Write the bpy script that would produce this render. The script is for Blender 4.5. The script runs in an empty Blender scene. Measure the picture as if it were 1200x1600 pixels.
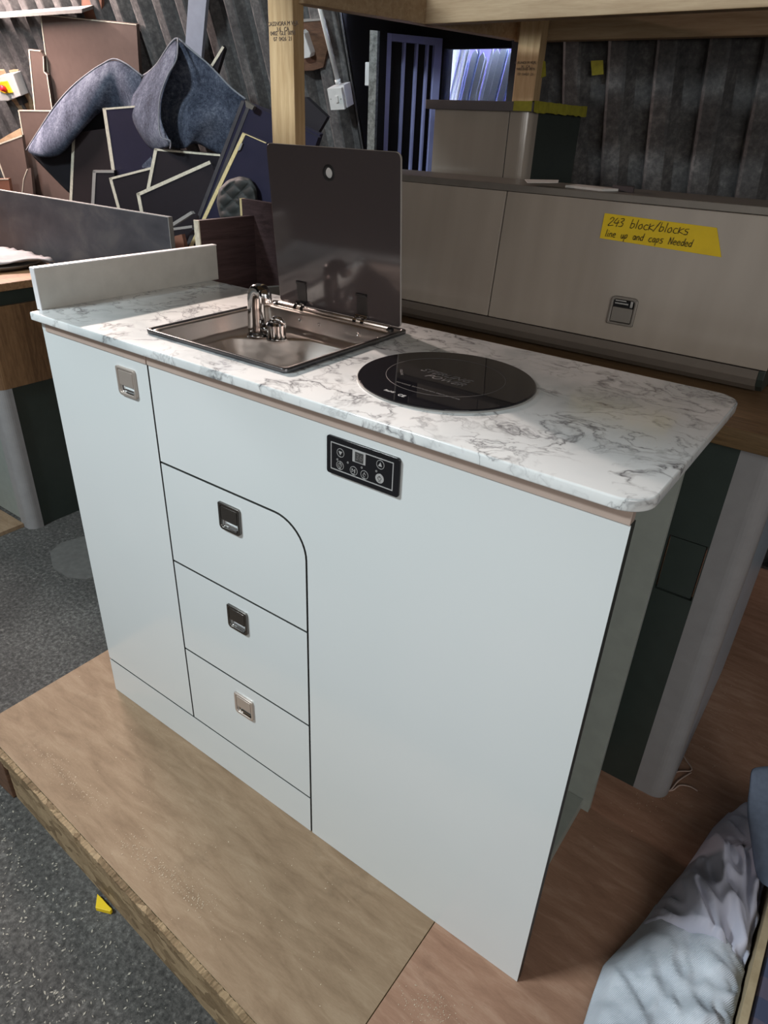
import bpy, bmesh, math, random
from mathutils import Vector, Matrix, noise
random.seed(7)
SC = bpy.context.scene
COL = SC.collection
PI = math.pi

# ------------------------------------------------------------------ camera
F_PX = 1076.374
CAM = Vector((1.21895, -0.64434, 1.21325))
RR = ((0.80541754, 0.59139747, 0.03939057), (0.31814966, -0.37529778, -0.87059311), (-0.50008338, 0.71372306, -0.49042432))
R_RT, R_DN, R_FW = (Vector(r) for r in RR)
cd = bpy.data.cameras.new('camera')
cam = bpy.data.objects.new('camera', cd); COL.objects.link(cam)
M = Matrix.Identity(4)
for i, v in enumerate((R_RT, -R_DN, -R_FW)):
    for j in range(3): M[j][i] = v[j]
M.translation = CAM
cam.matrix_world = M
cd.sensor_fit = 'VERTICAL'; cd.sensor_height = 24.0; cd.lens = 24.0 * F_PX / 1600.0
cd.clip_start = 0.02; cd.clip_end = 100
SC.camera = cam

# ------------------------------------------------------------------ world (daylight outside the window)
W = bpy.data.worlds.new('world'); SC.world = W; W.use_nodes = True
bg = W.node_tree.nodes['Background']
bg.inputs[0].default_value = (0.60, 0.68, 1.0, 1); bg.inputs[1].default_value = 42.0

# ------------------------------------------------------------------ lights
def area(name, loc, target, sx, sy, power, color, spread=180):
    l = bpy.data.lights.new(name, 'AREA'); l.shape = 'RECTANGLE'; l.size = sx; l.size_y = sy
    l.energy = power; l.color = color; l.spread = math.radians(spread)
    o = bpy.data.objects.new(name, l); COL.objects.link(o); o.location = loc
    o.rotation_euler = (Vector(target) - Vector(loc)).to_track_quat('-Z', 'Y').to_euler()
    return o
area('daylight_key', (-0.75, -1.75, 2.75), (0.6, 0.0, 0.7), 0.7, 0.22, 98, (0.88, 0.97, 1.0))
area('daylight_fill', (0.6, -3.4, 1.7), (0.6, 0.2, 0.5), 2.4, 1.6, 10.5, (1.0, 0.96, 0.90))
area('side_fill', (3.1, -2.0, 1.75), (0.7, 0.4, 0.4), 1.8, 1.3, 42, (1.0, 0.96, 0.92))
area('strip_lamp_light', (-2.35, 1.10, 1.93), (-1.7, 0.9, 0.6), 1.2, 0.08, 110, (1.0, 0.76, 0.70))
sl_ = bpy.data.lights.new('added_sheen_spot', 'SPOT'); sl_.energy = 900; sl_.color = (1.0, 0.80, 0.70); sl_.spot_size = math.radians(15); sl_.spot_blend = 1.0; sl_.shadow_soft_size = .03  # unseen spot added for the warm sheen and upstand shadow on the worktop
so_ = bpy.data.objects.new('added_sheen_spot', sl_); COL.objects.link(so_); so_.location = (-2.0, 1.05, 1.95)
so_.rotation_euler = (Vector((.27, .14, .9)) - Vector(so_.location)).to_track_quat('-Z', 'Y').to_euler()

# ------------------------------------------------------------------ exposure
SC.view_settings.view_transform = 'Standard'
SC.view_settings.look = 'None'
SC.view_settings.exposure = 0.0
SC.view_settings.gamma = 1.0
SC.view_settings.use_curve_mapping = False

# ------------------------------------------------------------------ helpers
def at(px, py, y0, k=0.0):
    """world point on the plane y = y0 - k*(z-0.9) seen at a pixel of the 1200x1600 photograph"""
    w = R_RT * ((px - 600) / F_PX) + R_DN * ((py - 800) / F_PX) + R_FW
    t = (y0 - k * (CAM.z - 0.9) - CAM.y) / (w.y + k * w.z)
    return CAM + w * t
def atz(px, py, z):
    w = R_RT * ((px - 600) / F_PX) + R_DN * ((py - 800) / F_PX) + R_FW
    return CAM + w * ((z - CAM.z) / w.z)

def tag(o, label=None, cat=None, group=None, kind=None):
    if label: o['label'] = label
    if cat: o['category'] = cat
    if group: o['group'] = group
    if kind: o['kind'] = kind
    return o
def thing(name, loc, label, cat, group=None):
    o = bpy.data.objects.new(name, None); COL.objects.link(o); o.location = loc
    o.empty_display_size = 0.02
    return tag(o, label, cat, group)
def wloc(o):
    v = Vector((0, 0, 0))
    while o is not None:
        v = v + o.location; o = o.parent
    return v
def link(name, me, parent=None, mats=(), bevel=0, smooth=False, seg=2, world=True):
    """link a mesh given in world coordinates; stored relative to its own centre"""
    for m in mats: me.materials.append(m)
    o = bpy.data.objects.new(name, me); COL.objects.link(o)
    pl = wloc(parent) if parent is not None else Vector((0, 0, 0))
    if world and len(me.vertices):
        c = Vector((0, 0, 0))
        lo = Vector([min(v.co[i] for v in me.vertices) for i in range(3)])
        hi = Vector([max(v.co[i] for v in me.vertices) for i in range(3)])
        c = Vector(((lo.x + hi.x) / 2, (lo.y + hi.y) / 2, lo.z))
        me.transform(Matrix.Translation(-c)); o.location = c - pl
    if parent is not None: o.parent = parent
    if smooth:
        for p in me.polygons: p.use_smooth = True
    if bevel:
        b = o.modifiers.new('bevel', 'BEVEL'); b.width = bevel; b.segments = seg; b.limit_method = 'ANGLE'; b.angle_limit = math.radians(40)
    return o

class MB:
    def __init__(s): s.v = []; s.f = []; s.m = []
    def add(s, vs, fs, mi=0):
        n = len(s.v); s.v += [tuple(v) for v in vs]; s.f += [tuple(n + i for i in f) for f in fs]; s.m += [mi] * len(fs); return s
    def box(s, x0, y0, z0, x1, y1, z1, mi=0, mat=None):
        vs = [Vector(p) for p in ((x0, y0, z0), (x1, y0, z0), (x1, y1, z0), (x0, y1, z0), (x0, y0, z1), (x1, y0, z1), (x1, y1, z1), (x0, y1, z1))]
        if mat: vs = [mat @ v for v in vs]
        return s.add(vs, [(0, 3, 2, 1), (4, 5, 6, 7), (0, 1, 5, 4), (1, 2, 6, 5), (2, 3, 7, 6), (3, 0, 4, 7)], mi)
    def poly(s, pts, off, mi=0, me=None):
        """polygon prism: pts (Vectors) and the same shifted by off"""
        pts = [Vector(p) for p in pts]; n = len(pts); off = Vector(off)
        nrm = Vector((0, 0, 0))
        for i in range(n): nrm += pts[i].cross(pts[(i + 1) % n])
        if nrm.dot(off) > 0: pts = pts[::-1]
        vs = pts + [p + off for p in pts]
        s.add(vs, [tuple(range(n)), tuple(range(2 * n - 1, n - 1, -1))], mi)
        k = len(s.v) - 2 * n
        e = me if me is not None else mi
        for i in range(n):
            j = (i + 1) % n
            s.f.append((k + i, k + n + i, k + n + j, k + j)); s.m.append(e)
        return s
    def tube(s, path, r, n=12, mi=0, cap=True):
        path = [Vector(p) for p in path]; rs = r if isinstance(r, (list, tuple)) else [r] * len(path)
        rings = []; up = None
        for i, p in enumerate(path):
            d = (path[min(i + 1, len(path) - 1)] - path[max(i - 1, 0)]).normalized()
            if up is None:
                up = Vector((0, 0, 1)) if abs(d.z) < .9 else Vector((1, 0, 0))
            a = d.cross(up).normalized(); up = a.cross(d).normalized()
            rings.append([p + (a * math.cos(2 * PI * j / n) + up * math.sin(2 * PI * j / n)) * rs[i] for j in range(n)])
        base = len(s.v)
        for rg in rings: s.v += [tuple(q) for q in rg]
        for i in range(len(path) - 1):
            for j in range(n):
                a0 = base + i * n + j; a1 = base + i * n + (j + 1) % n
                s.f.append((a0, a1, a1 + n, a0 + n)); s.m.append(mi)
        if cap:
            s.f.append(tuple(base + j for j in range(n))[::-1]); s.m.append(mi)
            s.f.append(tuple(base + (len(path) - 1) * n + j for j in range(n))); s.m.append(mi)
        return s
    def lathe(s, prof, c, n=32, mi=0, mat=None):
        base = len(s.v); c = Vector(c)
        for r, z in prof:
            for j in range(n):
                v = Vector((r * math.cos(2 * PI * j / n), r * math.sin(2 * PI * j / n), z))
                if mat: v = mat @ v
                s.v.append(tuple(v + c))
        for i in range(len(prof) - 1):
            for j in range(n):
                a0 = base + i * n + j; a1 = base + i * n + (j + 1) % n
                s.f.append((a0, a1, a1 + n, a0 + n)); s.m.append(mi)
        s.f.append(tuple(base + j for j in range(n))[::-1]); s.m.append(mi)
        s.f.append(tuple(base + (len(prof) - 1) * n + j for j in range(n))); s.m.append(mi)
        return s
    def mesh(s, name='m'):
        me = bpy.data.meshes.new(name); me.from_pydata(s.v, [], s.f)
        for p, m in zip(me.polygons, s.m): p.material_index = m
        me.validate(); me.update(); return me
    def build(s, name, mats, parent=None, bevel=0, smooth=False, seg=2, fix=False):
        if not isinstance(mats, (list, tuple)): mats = [mats]
        me = s.mesh(name)
        if fix:
            bm = bmesh.new(); bm.from_mesh(me); bmesh.ops.recalc_face_normals(bm, faces=bm.faces); bm.to_mesh(me); bm.free()
        return link(name, me, parent, mats, bevel, smooth, seg)

def rr(x0, y0, x1, y1, r, n=6):
    """rounded rectangle outline, r = one radius or (bl, br, tr, tl)"""
    if not isinstance(r, (tuple, list)): r = (r,) * 4
    out = []
    for (cx, cy, a0, q) in ((x0, y0, PI, r[0]), (x1, y0, 1.5 * PI, r[1]), (x1, y1, 0, r[2]), (x0, y1, .5 * PI, r[3])):
        sx = 1 if cx == x0 else -1; sy = 1 if cy == y0 else -1
        if q <= 0: out.append((cx, cy)); continue
        for i in range(n + 1):
            a = a0 + .5 * PI * i / n
            out.append((cx + sx * q + q * math.cos(a), cy + sy * q + q * math.sin(a)))
    return out
def circ(cx, cy, r, n=48): return [(cx + r * math.cos(2 * PI * i / n), cy + r * math.sin(2 * PI * i / n)) for i in range(n)]

def curve_mesh(loops, half, bevel=0.0, seg=2):
    cu = bpy.data.curves.new('c', 'CURVE'); cu.dimensions = '2D'; cu.fill_mode = 'BOTH'; cu.extrude = half - bevel
    cu.bevel_depth = bevel; cu.bevel_resolution = seg; cu.offset = -bevel
    for lp in loops:
        sp = cu.splines.new('POLY'); sp.points.add(len(lp) - 1); sp.use_cyclic_u = True
        for p, q in zip(sp.points, lp): p.co = (q[0], q[1], 0, 1)
    o = bpy.data.objects.new('c', cu); COL.objects.link(o)
    dg = bpy.context.evaluated_depsgraph_get(); dg.update()
    me = bpy.data.meshes.new_from_object(o.evaluated_get(dg))
    me.materials.clear()
    bpy.data.objects.remove(o); bpy.data.curves.remove(cu)
    return me
def front_mat(y):   # local x -> X, local y -> Z, local z -> -Y
    return Matrix(((1, 0, 0, 0), (0, 0, -1, y), (0, 1, 0, 0), (0, 0, 0, 1)))
def flat_mat(z): return Matrix.Translation((0, 0, z))
def plate(name, loops, thick, mat4, mats, parent=None, bevel=0.0):
    """flat plate with holes; local z=0 is its middle; slot 1 (if given) goes on the cut edges"""
    me = curve_mesh(loops, thick / 2, bevel)
    if len(mats) > 1:
        for p in me.polygons: p.material_index = 0 if abs(p.normal.z) > .95 else 1
    else:
        for p in me.polygons: p.material_index = 0
    me.transform(mat4)
    return link(name, me, parent, mats)
def text(name, s, size, mat4, mat, parent=None, shear=0.0, depth=0.0002, align='CENTER', space=1.0):
    cu = bpy.data.curves.new('t', 'FONT'); cu.body = s; cu.size = size; cu.extrude = depth; cu.shear = shear
    cu.align_x = align; cu.align_y = 'CENTER'; cu.space_character = space; cu.resolution_u = 3
    o = bpy.data.objects.new('t', cu); COL.objects.link(o)
    dg = bpy.context.evaluated_depsgraph_get(); dg.update()
    me = bpy.data.meshes.new_from_object(o.evaluated_get(dg)); me.materials.clear()
    bpy.data.objects.remove(o); bpy.data.curves.remove(cu)
    me.transform(mat4)
    return link(name, me, parent, [mat])

# ------------------------------------------------------------------ materials
class NT:
    def __init__(s, name, rough=.5, metal=0.0, color=(.5, .5, .5), spec=.5, coat=0.0):
        s.m = bpy.data.materials.new(name); s.m.use_nodes = True; s.t = s.m.node_tree
        s.b = s.t.nodes['Principled BSDF']
        s.b.inputs['Roughness'].default_value = rough; s.b.inputs['Metallic'].default_value = metal
        s.b.inputs['Base Color'].default_value = (*color, 1); s.b.inputs['Specular IOR Level'].default_value = spec
        s.b.inputs['Coat Weight'].default_value = coat; s.b.inputs['Coat Roughness'].default_value = .08
        s.co = None
    def n(s, t, **kw):
        nd = s.t.nodes.new(t)
        for k, v in kw.items():
            if k in nd.inputs: nd.inputs[k].default_value = v
            else: setattr(nd, k, v)
        return nd
    def l(s, a, b): s.t.links.new(a, b)
    def coord(s, scale=(1, 1, 1), rot=(0, 0, 0), kind='Object'):
        tc = s.n('ShaderNodeTexCoord'); mp = s.n('ShaderNodeMapping')
        mp.inputs['Scale'].default_value = scale; mp.inputs['Rotation'].default_value = rot
        s.l(tc.outputs[kind], mp.inputs[0]); return mp.outputs[0]
    def noise(s, co, scale, detail=4, rough=.55, dist=0):
        nd = s.n('ShaderNodeTexNoise'); nd.inputs['Scale'].default_value = scale; nd.inputs['Detail'].default_value = detail
        nd.inputs['Roughness'].default_value = rough; nd.inputs['Distortion'].default_value = dist
        s.l(co, nd.inputs['Vector']); return nd.outputs['Fac']
    def ramp(s, fac, stops, interp='LINEAR'):
        nd = s.n('ShaderNodeValToRGB'); cr = nd.color_ramp; cr.interpolation = interp
        while len(cr.elements) < len(stops): cr.elements.new(.5)
        for e, (p, c) in zip(cr.elements, stops): e.position = p; e.color = (*c, 1) if len(c) == 3 else c
        s.l(fac, nd.inputs[0]); return nd.outputs[0]
    def mix(s, fac, a, b, mode='MIX'):
        nd = s.n('ShaderNodeMix', data_type='RGBA', blend_type=mode)
        for k, v in ((0, fac), (6, a), (7, b)):
            if hasattr(v, 'is_linked') or hasattr(v, 'links'): s.l(v, nd.inputs[k])
            else: nd.inputs[k].default_value = v if k == 0 else (*v, 1)
        return nd.outputs[2]
    def math(s, op, a, b=0.0):
        nd = s.n('ShaderNodeMath', operation=op)
        for i, v in enumerate((a, b)):
            if hasattr(v, 'links'): s.l(v, nd.inputs[i])
            else: nd.inputs[i].default_value = v
        return nd.outputs[0]
    def col(s, c): s.l(c, s.b.inputs['Base Color'])
    def bump(s, h, strength=.2, dist=.002):
        nd = s.n('ShaderNodeBump'); nd.inputs['Strength'].default_value = strength; nd.inputs['Distance'].default_value = dist
        s.l(h, nd.inputs['Height']); s.l(nd.outputs[0], s.b.inputs['Normal'])
def lin(r, g, b):
    f = lambda c: ((c / 255 + .055) / 1.055) ** 2.4 if c > 10 else c / 255 / 12.92
    return (f(r), f(g), f(b))
def plain(name, c, rough=.5, metal=0.0, var=.06, scale=30, coat=0.0, spec=.5, bump=0):
    t = NT(name, rough, metal, c, spec, coat); co = t.coord()
    f = t.noise(co, scale, 3)
    t.col(t.ramp(f, [(.3, tuple(x * (1 - var) for x in c)), (.7, tuple(min(1, x * (1 + var)) for x in c))]))
    if bump: t.bump(f, bump, .001)
    return t.m
def wood(name, dark, light, scale=(1, 14, 14), rough=.55, coat=0.0, big=6, bump=.1):
    t = NT(name, rough, 0, light, .4, coat); co = t.coord(scale)
    a = t.noise(co, big, 6, .6, .6); b = t.noise(co, big * 6, 3, .6)
    f = t.math('ADD', t.math('MULTIPLY', a, .75), t.math('MULTIPLY', b, .25))
    t.col(t.ramp(f, [(.32, dark), (.5, tuple((x + y) / 2 for x, y in zip(dark, light))), (.68, light)]))
    t.bump(b, bump, .001); return t.m
def staves(name, dark, light, axis, width, rough=.4, grain=(1, 1, 1)):
    """finger-jointed stave timber; colour changes per stave across one axis"""
    t = NT(name, rough, 0, light); co = t.coord()
    sp = t.n('ShaderNodeSeparateXYZ'); t.l(co, sp.inputs[0])
    q = t.math('FLOOR', t.math('DIVIDE', sp.outputs[axis], width))
    wn = t.n('ShaderNodeTexWhiteNoise', noise_dimensions='1D'); t.l(q, wn.inputs['W'])
    co2 = t.coord(grain); a = t.noise(co2, 8, 6, .6, .8)
    f = t.math('ADD', t.math('MULTIPLY', a, .7), t.math('MULTIPLY', wn.outputs['Value'], .35))
    t.col(t.ramp(f, [(.3, dark), (.8, light)])); return t.m

m_white = NT('gloss_white_laminate', .16, 0, (.62, .67, .68), .5, .35); _c = m_white.coord(); _f = m_white.noise(_c, 2, 2)
m_white.col(m_white.ramp(_f, [(.3, (.60, .645, .655)), (.7, (.645, .675, .685))])); m_white = m_white.m
m_edge = plain('graphite_edge_banding', (.035, .038, .036), .45)
m_inner = plain('grey_green_liner', (.30, .33, .30), .5)
m_black = plain('matte_black_void', (.006, .006, .007), .9)
m_beige = plain('beige_aluminium_trim', (.46, .365, .315), .4, .1, .04)
# marble laminate
t = NT('white_marble_laminate', .17, 0, (.7, .7, .7), .5, .3); co = t.coord()
nz = t.n('ShaderNodeTexNoise'); nz.inputs['Scale'].default_value = 9; nz.inputs['Detail'].default_value = 5; t.l(co, nz.inputs['Vector'])
vm = t.n('ShaderNodeVectorMath', operation='MULTIPLY_ADD'); t.l(nz.outputs['Color'], vm.inputs[0]); vm.inputs[1].default_value = (.13, .13, .13); t.l(co, vm.inputs[2])
def vein(scale, w, seed):
    mp = t.n('ShaderNodeMapping'); mp.inputs['Location'].default_value = (seed, seed * .7, 0); mp.inputs['Rotation'].default_value = (0, 0, .5 + seed * .1); mp.inputs['Scale'].default_value = (1, 1.5, 1)
    t.l(vm.outputs[0], mp.inputs[0])
    a = t.noise(mp.outputs[0], scale, 5, .55, .3)
    d = t.math('ABSOLUTE', t.math('SUBTRACT', a, .5))
    return t.ramp(d, [(0, (1, 1, 1)), (w, (.45, .45, .45)), (w * 3.2, (0, 0, 0))])
v1 = vein(6.0, .009, 1.3); v2 = vein(13, .010, 4.1)
msk = t.ramp(t.noise(co, 7, 3), [(.42, (0, 0, 0)), (.6, (1, 1, 1))])
msk2 = t.ramp(t.noise(co, 16, 2), [(.42, (.25, .25, .25)), (.62, (1, 1, 1))])
base = t.ramp(t.noise(vm.outputs[0], 5, 4), [(.35, (.50, .545, .56)), (.55, (.70, .735, .745)), (.75, (.77, .79, .79))])
c1 = t.mix(t.math('MULTIPLY', t.math('MULTIPLY', v1, .9), msk2), base, (.07, .065, .075))
c2 = t.mix(t.math('MULTIPLY', t.math('MULTIPLY', v2, .75), msk), c1, (.12, .12, .135))
t.col(c2); m_marble = t.m

m_steel = NT('brushed_stainless', .3, 1.0, (.74, .68, .64)); _c = m_steel.coord((1, 12, 12)); _f = m_steel.noise(_c, 6, 2)
m_steel.l(m_steel.ramp(_f, [(.3, (.28, .28, .28)), (.7, (.38, .38, .38))]), m_steel.b.inputs['Roughness']); m_steel = m_steel.m
m_chrome = plain('chrome', (.75, .75, .76), .06, 1.0, .01)
m_darkchrome = plain('dark_chrome', (.30, .295, .29), .12, 1.0, .02)
m_nickel = plain('satin_nickel', (.50, .44, .395), .35, .55, .03)
m_rubber = plain('black_rubber', (.012, .012, .013), .45)
m_rimdark = plain('dark_steel_rim', (.12, .12, .125), .25, .9)
m_glass = NT('smoked_black_glass', .055, 0, (.010, .010, .012), .6); m_glass = m_glass.m
m_lid = NT('smoked_lid_glass', .1, 0, (.060, .052, .054), .5); m_lid = m_lid.m
m_lidedge = plain('pale_glass_edge', (.38, .36, .34), .2)
m_hobglass = NT('black_ceramic_glass', .03, 0, (.008, .008, .010), .6).m
m_print = plain('grey_print', (.10, .095, .095), .6)
m_printb = plain('bright_grey_print', (.5, .5, .5), .5)
m_panelblk = plain('gloss_black_plastic', (.008, .008, .010), .12)
m_silver = plain('silver_ink', (.5, .5, .5), .35, .4)
m_lcd = plain('dark_lcd', (.05, .05, .05), .2)
# plywood
def ply(name, a, b, c, sc=(3, 14, 1), rot=0.9):
    t = NT(name, .65, 0, b, .3); co = t.coord(sc, (0, 0, rot)); co1 = t.coord()
    n1 = t.noise(co, 3.2, 5, .6, .5); n2 = t.noise(co, 40, 3, .6); n3 = t.noise(co1, 2.2, 3)
    f = t.math('ADD', t.math('MULTIPLY', n1, .6), t.math('ADD', t.math('MULTIPLY', n2, .15), t.math('MULTIPLY', n3, .25)))
    cc = t.ramp(f, [(.36, a), (.5, b), (.64, c)])
    st = t.ramp(t.noise(co1, 9, 5, .7), [(.60, (0, 0, 0)), (.72, (1, 1, 1))])
    cc = t.mix(t.math('MULTIPLY', st, .35), cc, tuple(x * .62 for x in a))
    t.col(cc); t.bump(n2, .15, .001); return t.m
m_ply = ply('tan_plywood', (.20, .135, .082), (.26, .182, .115), (.32, .235, .155))
m_plyred = ply('reddish_plywood', (.24, .135, .088), (.31, .18, .12), (.39, .25, .175))
m_plyedge = wood('ply_edge', (.28, .21, .12), (.55, .45, .30), (1, 1, 60), .7)
# OSB
t = NT('oriented_strand_board', .75, 0, (.3, .2, .1), .3); co = t.coord((1, 1, 1.0))
nzd = t.n('ShaderNodeTexNoise'); nzd.inputs['Scale'].default_value = 20; t.l(co, nzd.inputs['Vector'])
vma = t.n('ShaderNodeVectorMath', operation='MULTIPLY_ADD'); t.l(nzd.outputs['Color'], vma.inputs[0]); vma.inputs[1].default_value = (.03, .03, .03); t.l(co, vma.inputs[2])
mpa = t.n('ShaderNodeMapping'); mpa.inputs['Scale'].default_value = (.45, 1, 1.2); mpa.inputs['Rotation'].default_value = (0, .5, 0); t.l(vma.outputs[0], mpa.inputs[0])
vo = t.n('ShaderNodeTexVoronoi'); vo.inputs['Scale'].default_value = 48; t.l(mpa.outputs[0], vo.inputs['Vector'])
bw = t.n('ShaderNodeRGBToBW'); t.l(vo.outputs['Color'], bw.inputs[0])
cc = t.ramp(bw.outputs[0], [(.15, (.075, .048, .026)), (.45, (.20, .14, .08)), (.8, (.36, .27, .165))])
g = t.noise(t.coord((20, 20, 90)), 6, 3)
cc = t.mix(.35, cc, t.ramp(g, [(.3, (.14, .09, .045)), (.7, (.42, .31, .18))]))
t.col(cc); t.bump(bw.outputs[0], .5, .002); m_osb = t.m
# concrete
t = NT('worn_concrete', .85, 0, (.12, .12, .12), .3); co = t.coord()
n1 = t.noise(co, 3, 4); n2 = t.noise(co, 90, 4, .75); n3 = t.noise(co, 260, 2)
cc = t.ramp(t.math('ADD', t.math('MULTIPLY', n1, .3), t.math('MULTIPLY', n2, .7)), [(.38, (.035, .035, .034)), (.52, (.085, .084, .08)), (.68, (.21, .21, .20))])
fl = t.ramp(t.noise(co, 55, 4, .8), [(.60, (0, 0, 0)), (.66, (1, 1, 1))])
zone = t.ramp(t.noise(co, 2.3, 2), [(.45, (.12, .12, .12)), (.62, (1, 1, 1))])
cc = t.mix(t.math('MULTIPLY', t.math('MULTIPLY', fl, zone), .7), cc, (.34, .33, .30))
t.col(cc); t.bump(n3, .4, .002); m_conc = t.m
m_patch = plain('smooth_cement_patch', (.115, .115, .11), .8, 0, .15, 40, bump=.2)
# corrugated steel
t = NT('weathered_corrugated_steel', .6, .15, (.1, .1, .1), .35); co = t.coord()
a = t.noise(co, 5, 5, .7); b = t.noise(co, 60, 3, .7)
t.col(t.ramp(t.math('ADD', t.math('MULTIPLY', a, .5), t.math('MULTIPLY', b, .5)), [(.35, (.055, .055, .058)), (.52, (.11, .11, .112)), (.7, (.24, .235, .23))]))
t.bump(b, .2, .002); m_corr = t.m
m_pine = wood('planed_pine', (.42, .27, .13), (.64, .47, .27), (16, 16, 1), .6, 0, 5)
m_pine_x = wood('planed_pine_beam', (.30, .20, .11), (.46, .345, .215), (1, 16, 16), .6, 0, 5)
m_ink = plain('grey_stamp_ink', (.10, .075, .06), .8)
m_marker = plain('black_marker', (.006, .006, .01), .6)
m_taupe = NT('taupe_gloss_laminate', .16, 0, (.34, .30, .25), .5, .2); _c = m_taupe.coord((6, 1, 1)); _f = m_taupe.noise(_c, 3, 2)
m_taupe.col(m_taupe.ramp(_f, [(.3, (.32, .285, .245)), (.7, (.37, .33, .285))])); m_taupe = m_taupe.m
m_taupe_m = plain('brown_taupe_board', (.125, .092, .080), .45)
m_trimgrey = plain('grey_aluminium_profile', (.22, .205, .185), .4, .5)
m_post = plain('grey_rounded_post', (.25, .25, .255), .4)
m_green = plain('dark_green_laminate', (.032, .044, .039), .35)
m_greygreen = plain('grey_green_laminate', (.22, .25, .235), .4)
m_slate = NT('slate_effect_laminate', .5, 0, (.1, .1, .11)); _c = m_slate.coord((1, 1, 1.5)); _f = m_slate.noise(_c, 7, 6, .6, .4)
m_slate.col(m_slate.ramp(_f, [(.3, (.035, .037, .045)), (.5, (.055, .055, .064)), (.72, (.095, .09, .092))])); m_slate = m_slate.m
m_slab = plain('dark_grey_worktop', (.10, .09, .095), .5)
m_wenge = wood('dark_wenge_laminate', (.030, .018, .020), (.085, .055, .058), (14, 3, 60), .45, 0, 1.6, .05)
m_navy = plain('dark_navy_laminate', (.020, .020, .042), .4)
m_blackply = plain('black_faced_board', (.012, .011, .016), .5)
m_brownblk = plain('brown_black_board', (.026, .020, .022), .5)
m_edgelight = plain('pale_cut_edge', (.60, .58, .48), .7, 0, .15, 80)
m_edgeyel = plain('yellowish_cut_edge', (.62, .52, .28), .7, 0, .15, 80)
m_edgegrey = plain('grey_cut_edge', (.28, .28, .27), .7)
m_felt = NT('blue_grey_felt', .95, 0, (.1, .12, .16), .1); _c = m_felt.coord(); _f = m_felt.noise(_c, 85, 6, .95); _g = m_felt.noise(_c, 9, 4)
m_felt.col(m_felt.ramp(m_felt.math('ADD', m_felt.math('MULTIPLY', _f, .6), m_felt.math('MULTIPLY', _g, .4)), [(.40, (.022, .028, .045)), (.51, (.075, .09, .13)), (.60, (.17, .195, .25))]))
m_felt.bump(_f, .6, .003); m_felt = m_felt.m
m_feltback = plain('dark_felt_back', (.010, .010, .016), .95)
m_feltedge = plain('pale_felt_edge', (.22, .235, .27), .9)
m_quilt = plain('quilted_charcoal', (.016, .019, .019), .7)
m_bluewh = plain('pale_blue_board', (.28, .32, .40), .5)
m_rust = plain('red_brown_board', (.22, .10, .065), .6)
m_brownwood = wood('brown_backing_board', (.06, .032, .02), (.16, .085, .05), (3, 3, 12), .7)
m_lightwood = wood('light_backing_board', (.35, .24, .14), (.58, .43, .28), (3, 3, 12), .6)
m_whitepl = plain('white_plastic', (.62, .64, .64), .4)
m_galv = NT('galvanised_strip', .5, .3, (.25, .27, .26)); _c = m_galv.coord(); _f = m_galv.noise(_c, 70, 4, .7)
m_galv.col(m_galv.ramp(_f, [(.35, (.07, .08, .075)), (.65, (.21, .23, .22))])); m_galv = m_galv.m
m_blue = plain('blue_lit_steel', (.30, .33, .60), .5)  # blue light from the window painted into the door colour
m_yellow = plain('yellow_tape', (.78, .56, .012), .55, 0, .05)
m_yelgreen = plain('yellow_green_tape', (.30, .28, .025), .6, 0, .2, 60)
m_red = plain('red_plastic', (.75, .02, .035), .35)
m_yelpl = plain('yellow_plastic', (.85, .55, .02), .4)
m_paper = plain('white_paper', (.6, .6, .58), .7)
m_wbutcher = staves('butcher_block_top', (.17, .085, .04), (.42, .25, .13), 0, .045, .4, (2, 14, 14))
m_wpanel = staves('stave_oak_panel', (.10, .052, .024), (.27, .155, .075), 1, .028, .45, (14, 14, 2))
m_wtop2 = staves('walnut_block_top', (.10, .06, .03), (.30, .19, .10), 1, .04, .4, (2, 14, 14))
m_wedge2 = wood('walnut_block_edge', (.07, .045, .018), (.16, .10, .045), (2, 30, 30), .5)

# ================================================================== STRUCTURE
FZ = -0.18
def struct(name, mb, mats, label, **kw):
    o = mb.build(name, mats, None, **kw); return tag(o, label, 'structure', kind='structure')
mb = MB().box(-6, -5, FZ - .1, 4, 3.2, FZ)
struct('floor', mb, m_conc, 'rough dark concrete floor scattered with pale chips')
# corrugated leaning wall, y = 1.95 - .346 z, with an opening for the window recess
WC, WK = 1.95, 0.346
def wall_y(z): return WC - WK * z
def corr_wall(name, x0, x1, rows, hole, label):
    prof = [(0, 0), (.18, 0), (.32, 1), (.36, 1.06), (.64, 1.06), (.68, 1), (.82, 0), (1.0, 0)]
    pitch, dep = .125, .032
    xs = []
    n = int((x1 - x0) / pitch)
    for i in range(n):
        for (u, h) in prof[:-1]: xs.append((x0 + (i + u) * pitch, h * dep))
    xs.append((x0 + n * pitch, 0))
    nv = Vector((0, -1, -WK)).normalized()
    vs = []; fs = []
    for z in rows:
        for (x, h) in xs:
            vs.append(Vector((x, wall_y(z), z)) + nv * h)
    k = len(xs)
    for r in range(len(rows) - 1):
        for c in range(k - 1):
            xm = (xs[c][0] + xs[c + 1][0]) / 2; zm = (rows[r] + rows[r + 1]) / 2
            if hole[0] < xm < hole[1] and hole[2] < zm < hole[3]: continue
            fs.append((r * k + c, r * k + c + 1, (r + 1) * k + c + 1, (r + 1) * k + c))
    m2 = MB().add(vs, fs)
    o = m2.build(name, m_corr)
    so = o.modifiers.new('thick', 'SOLIDIFY'); so.thickness = .004; so.offset = 1
    return tag(o, label, 'structure', kind='structure')
HX0, HX1, HZ0, HZ1 = at(560, 135, WC - WK * .9, WK).x, .12, 1.0, 1.54
corr_wall('wall_back', -6, 4, [FZ, 1.0, 1.54, 2.4, 4.2], (HX0, HX1, HZ0, HZ1), 'dark corrugated steel wall leaning inwards behind everything')
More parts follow.
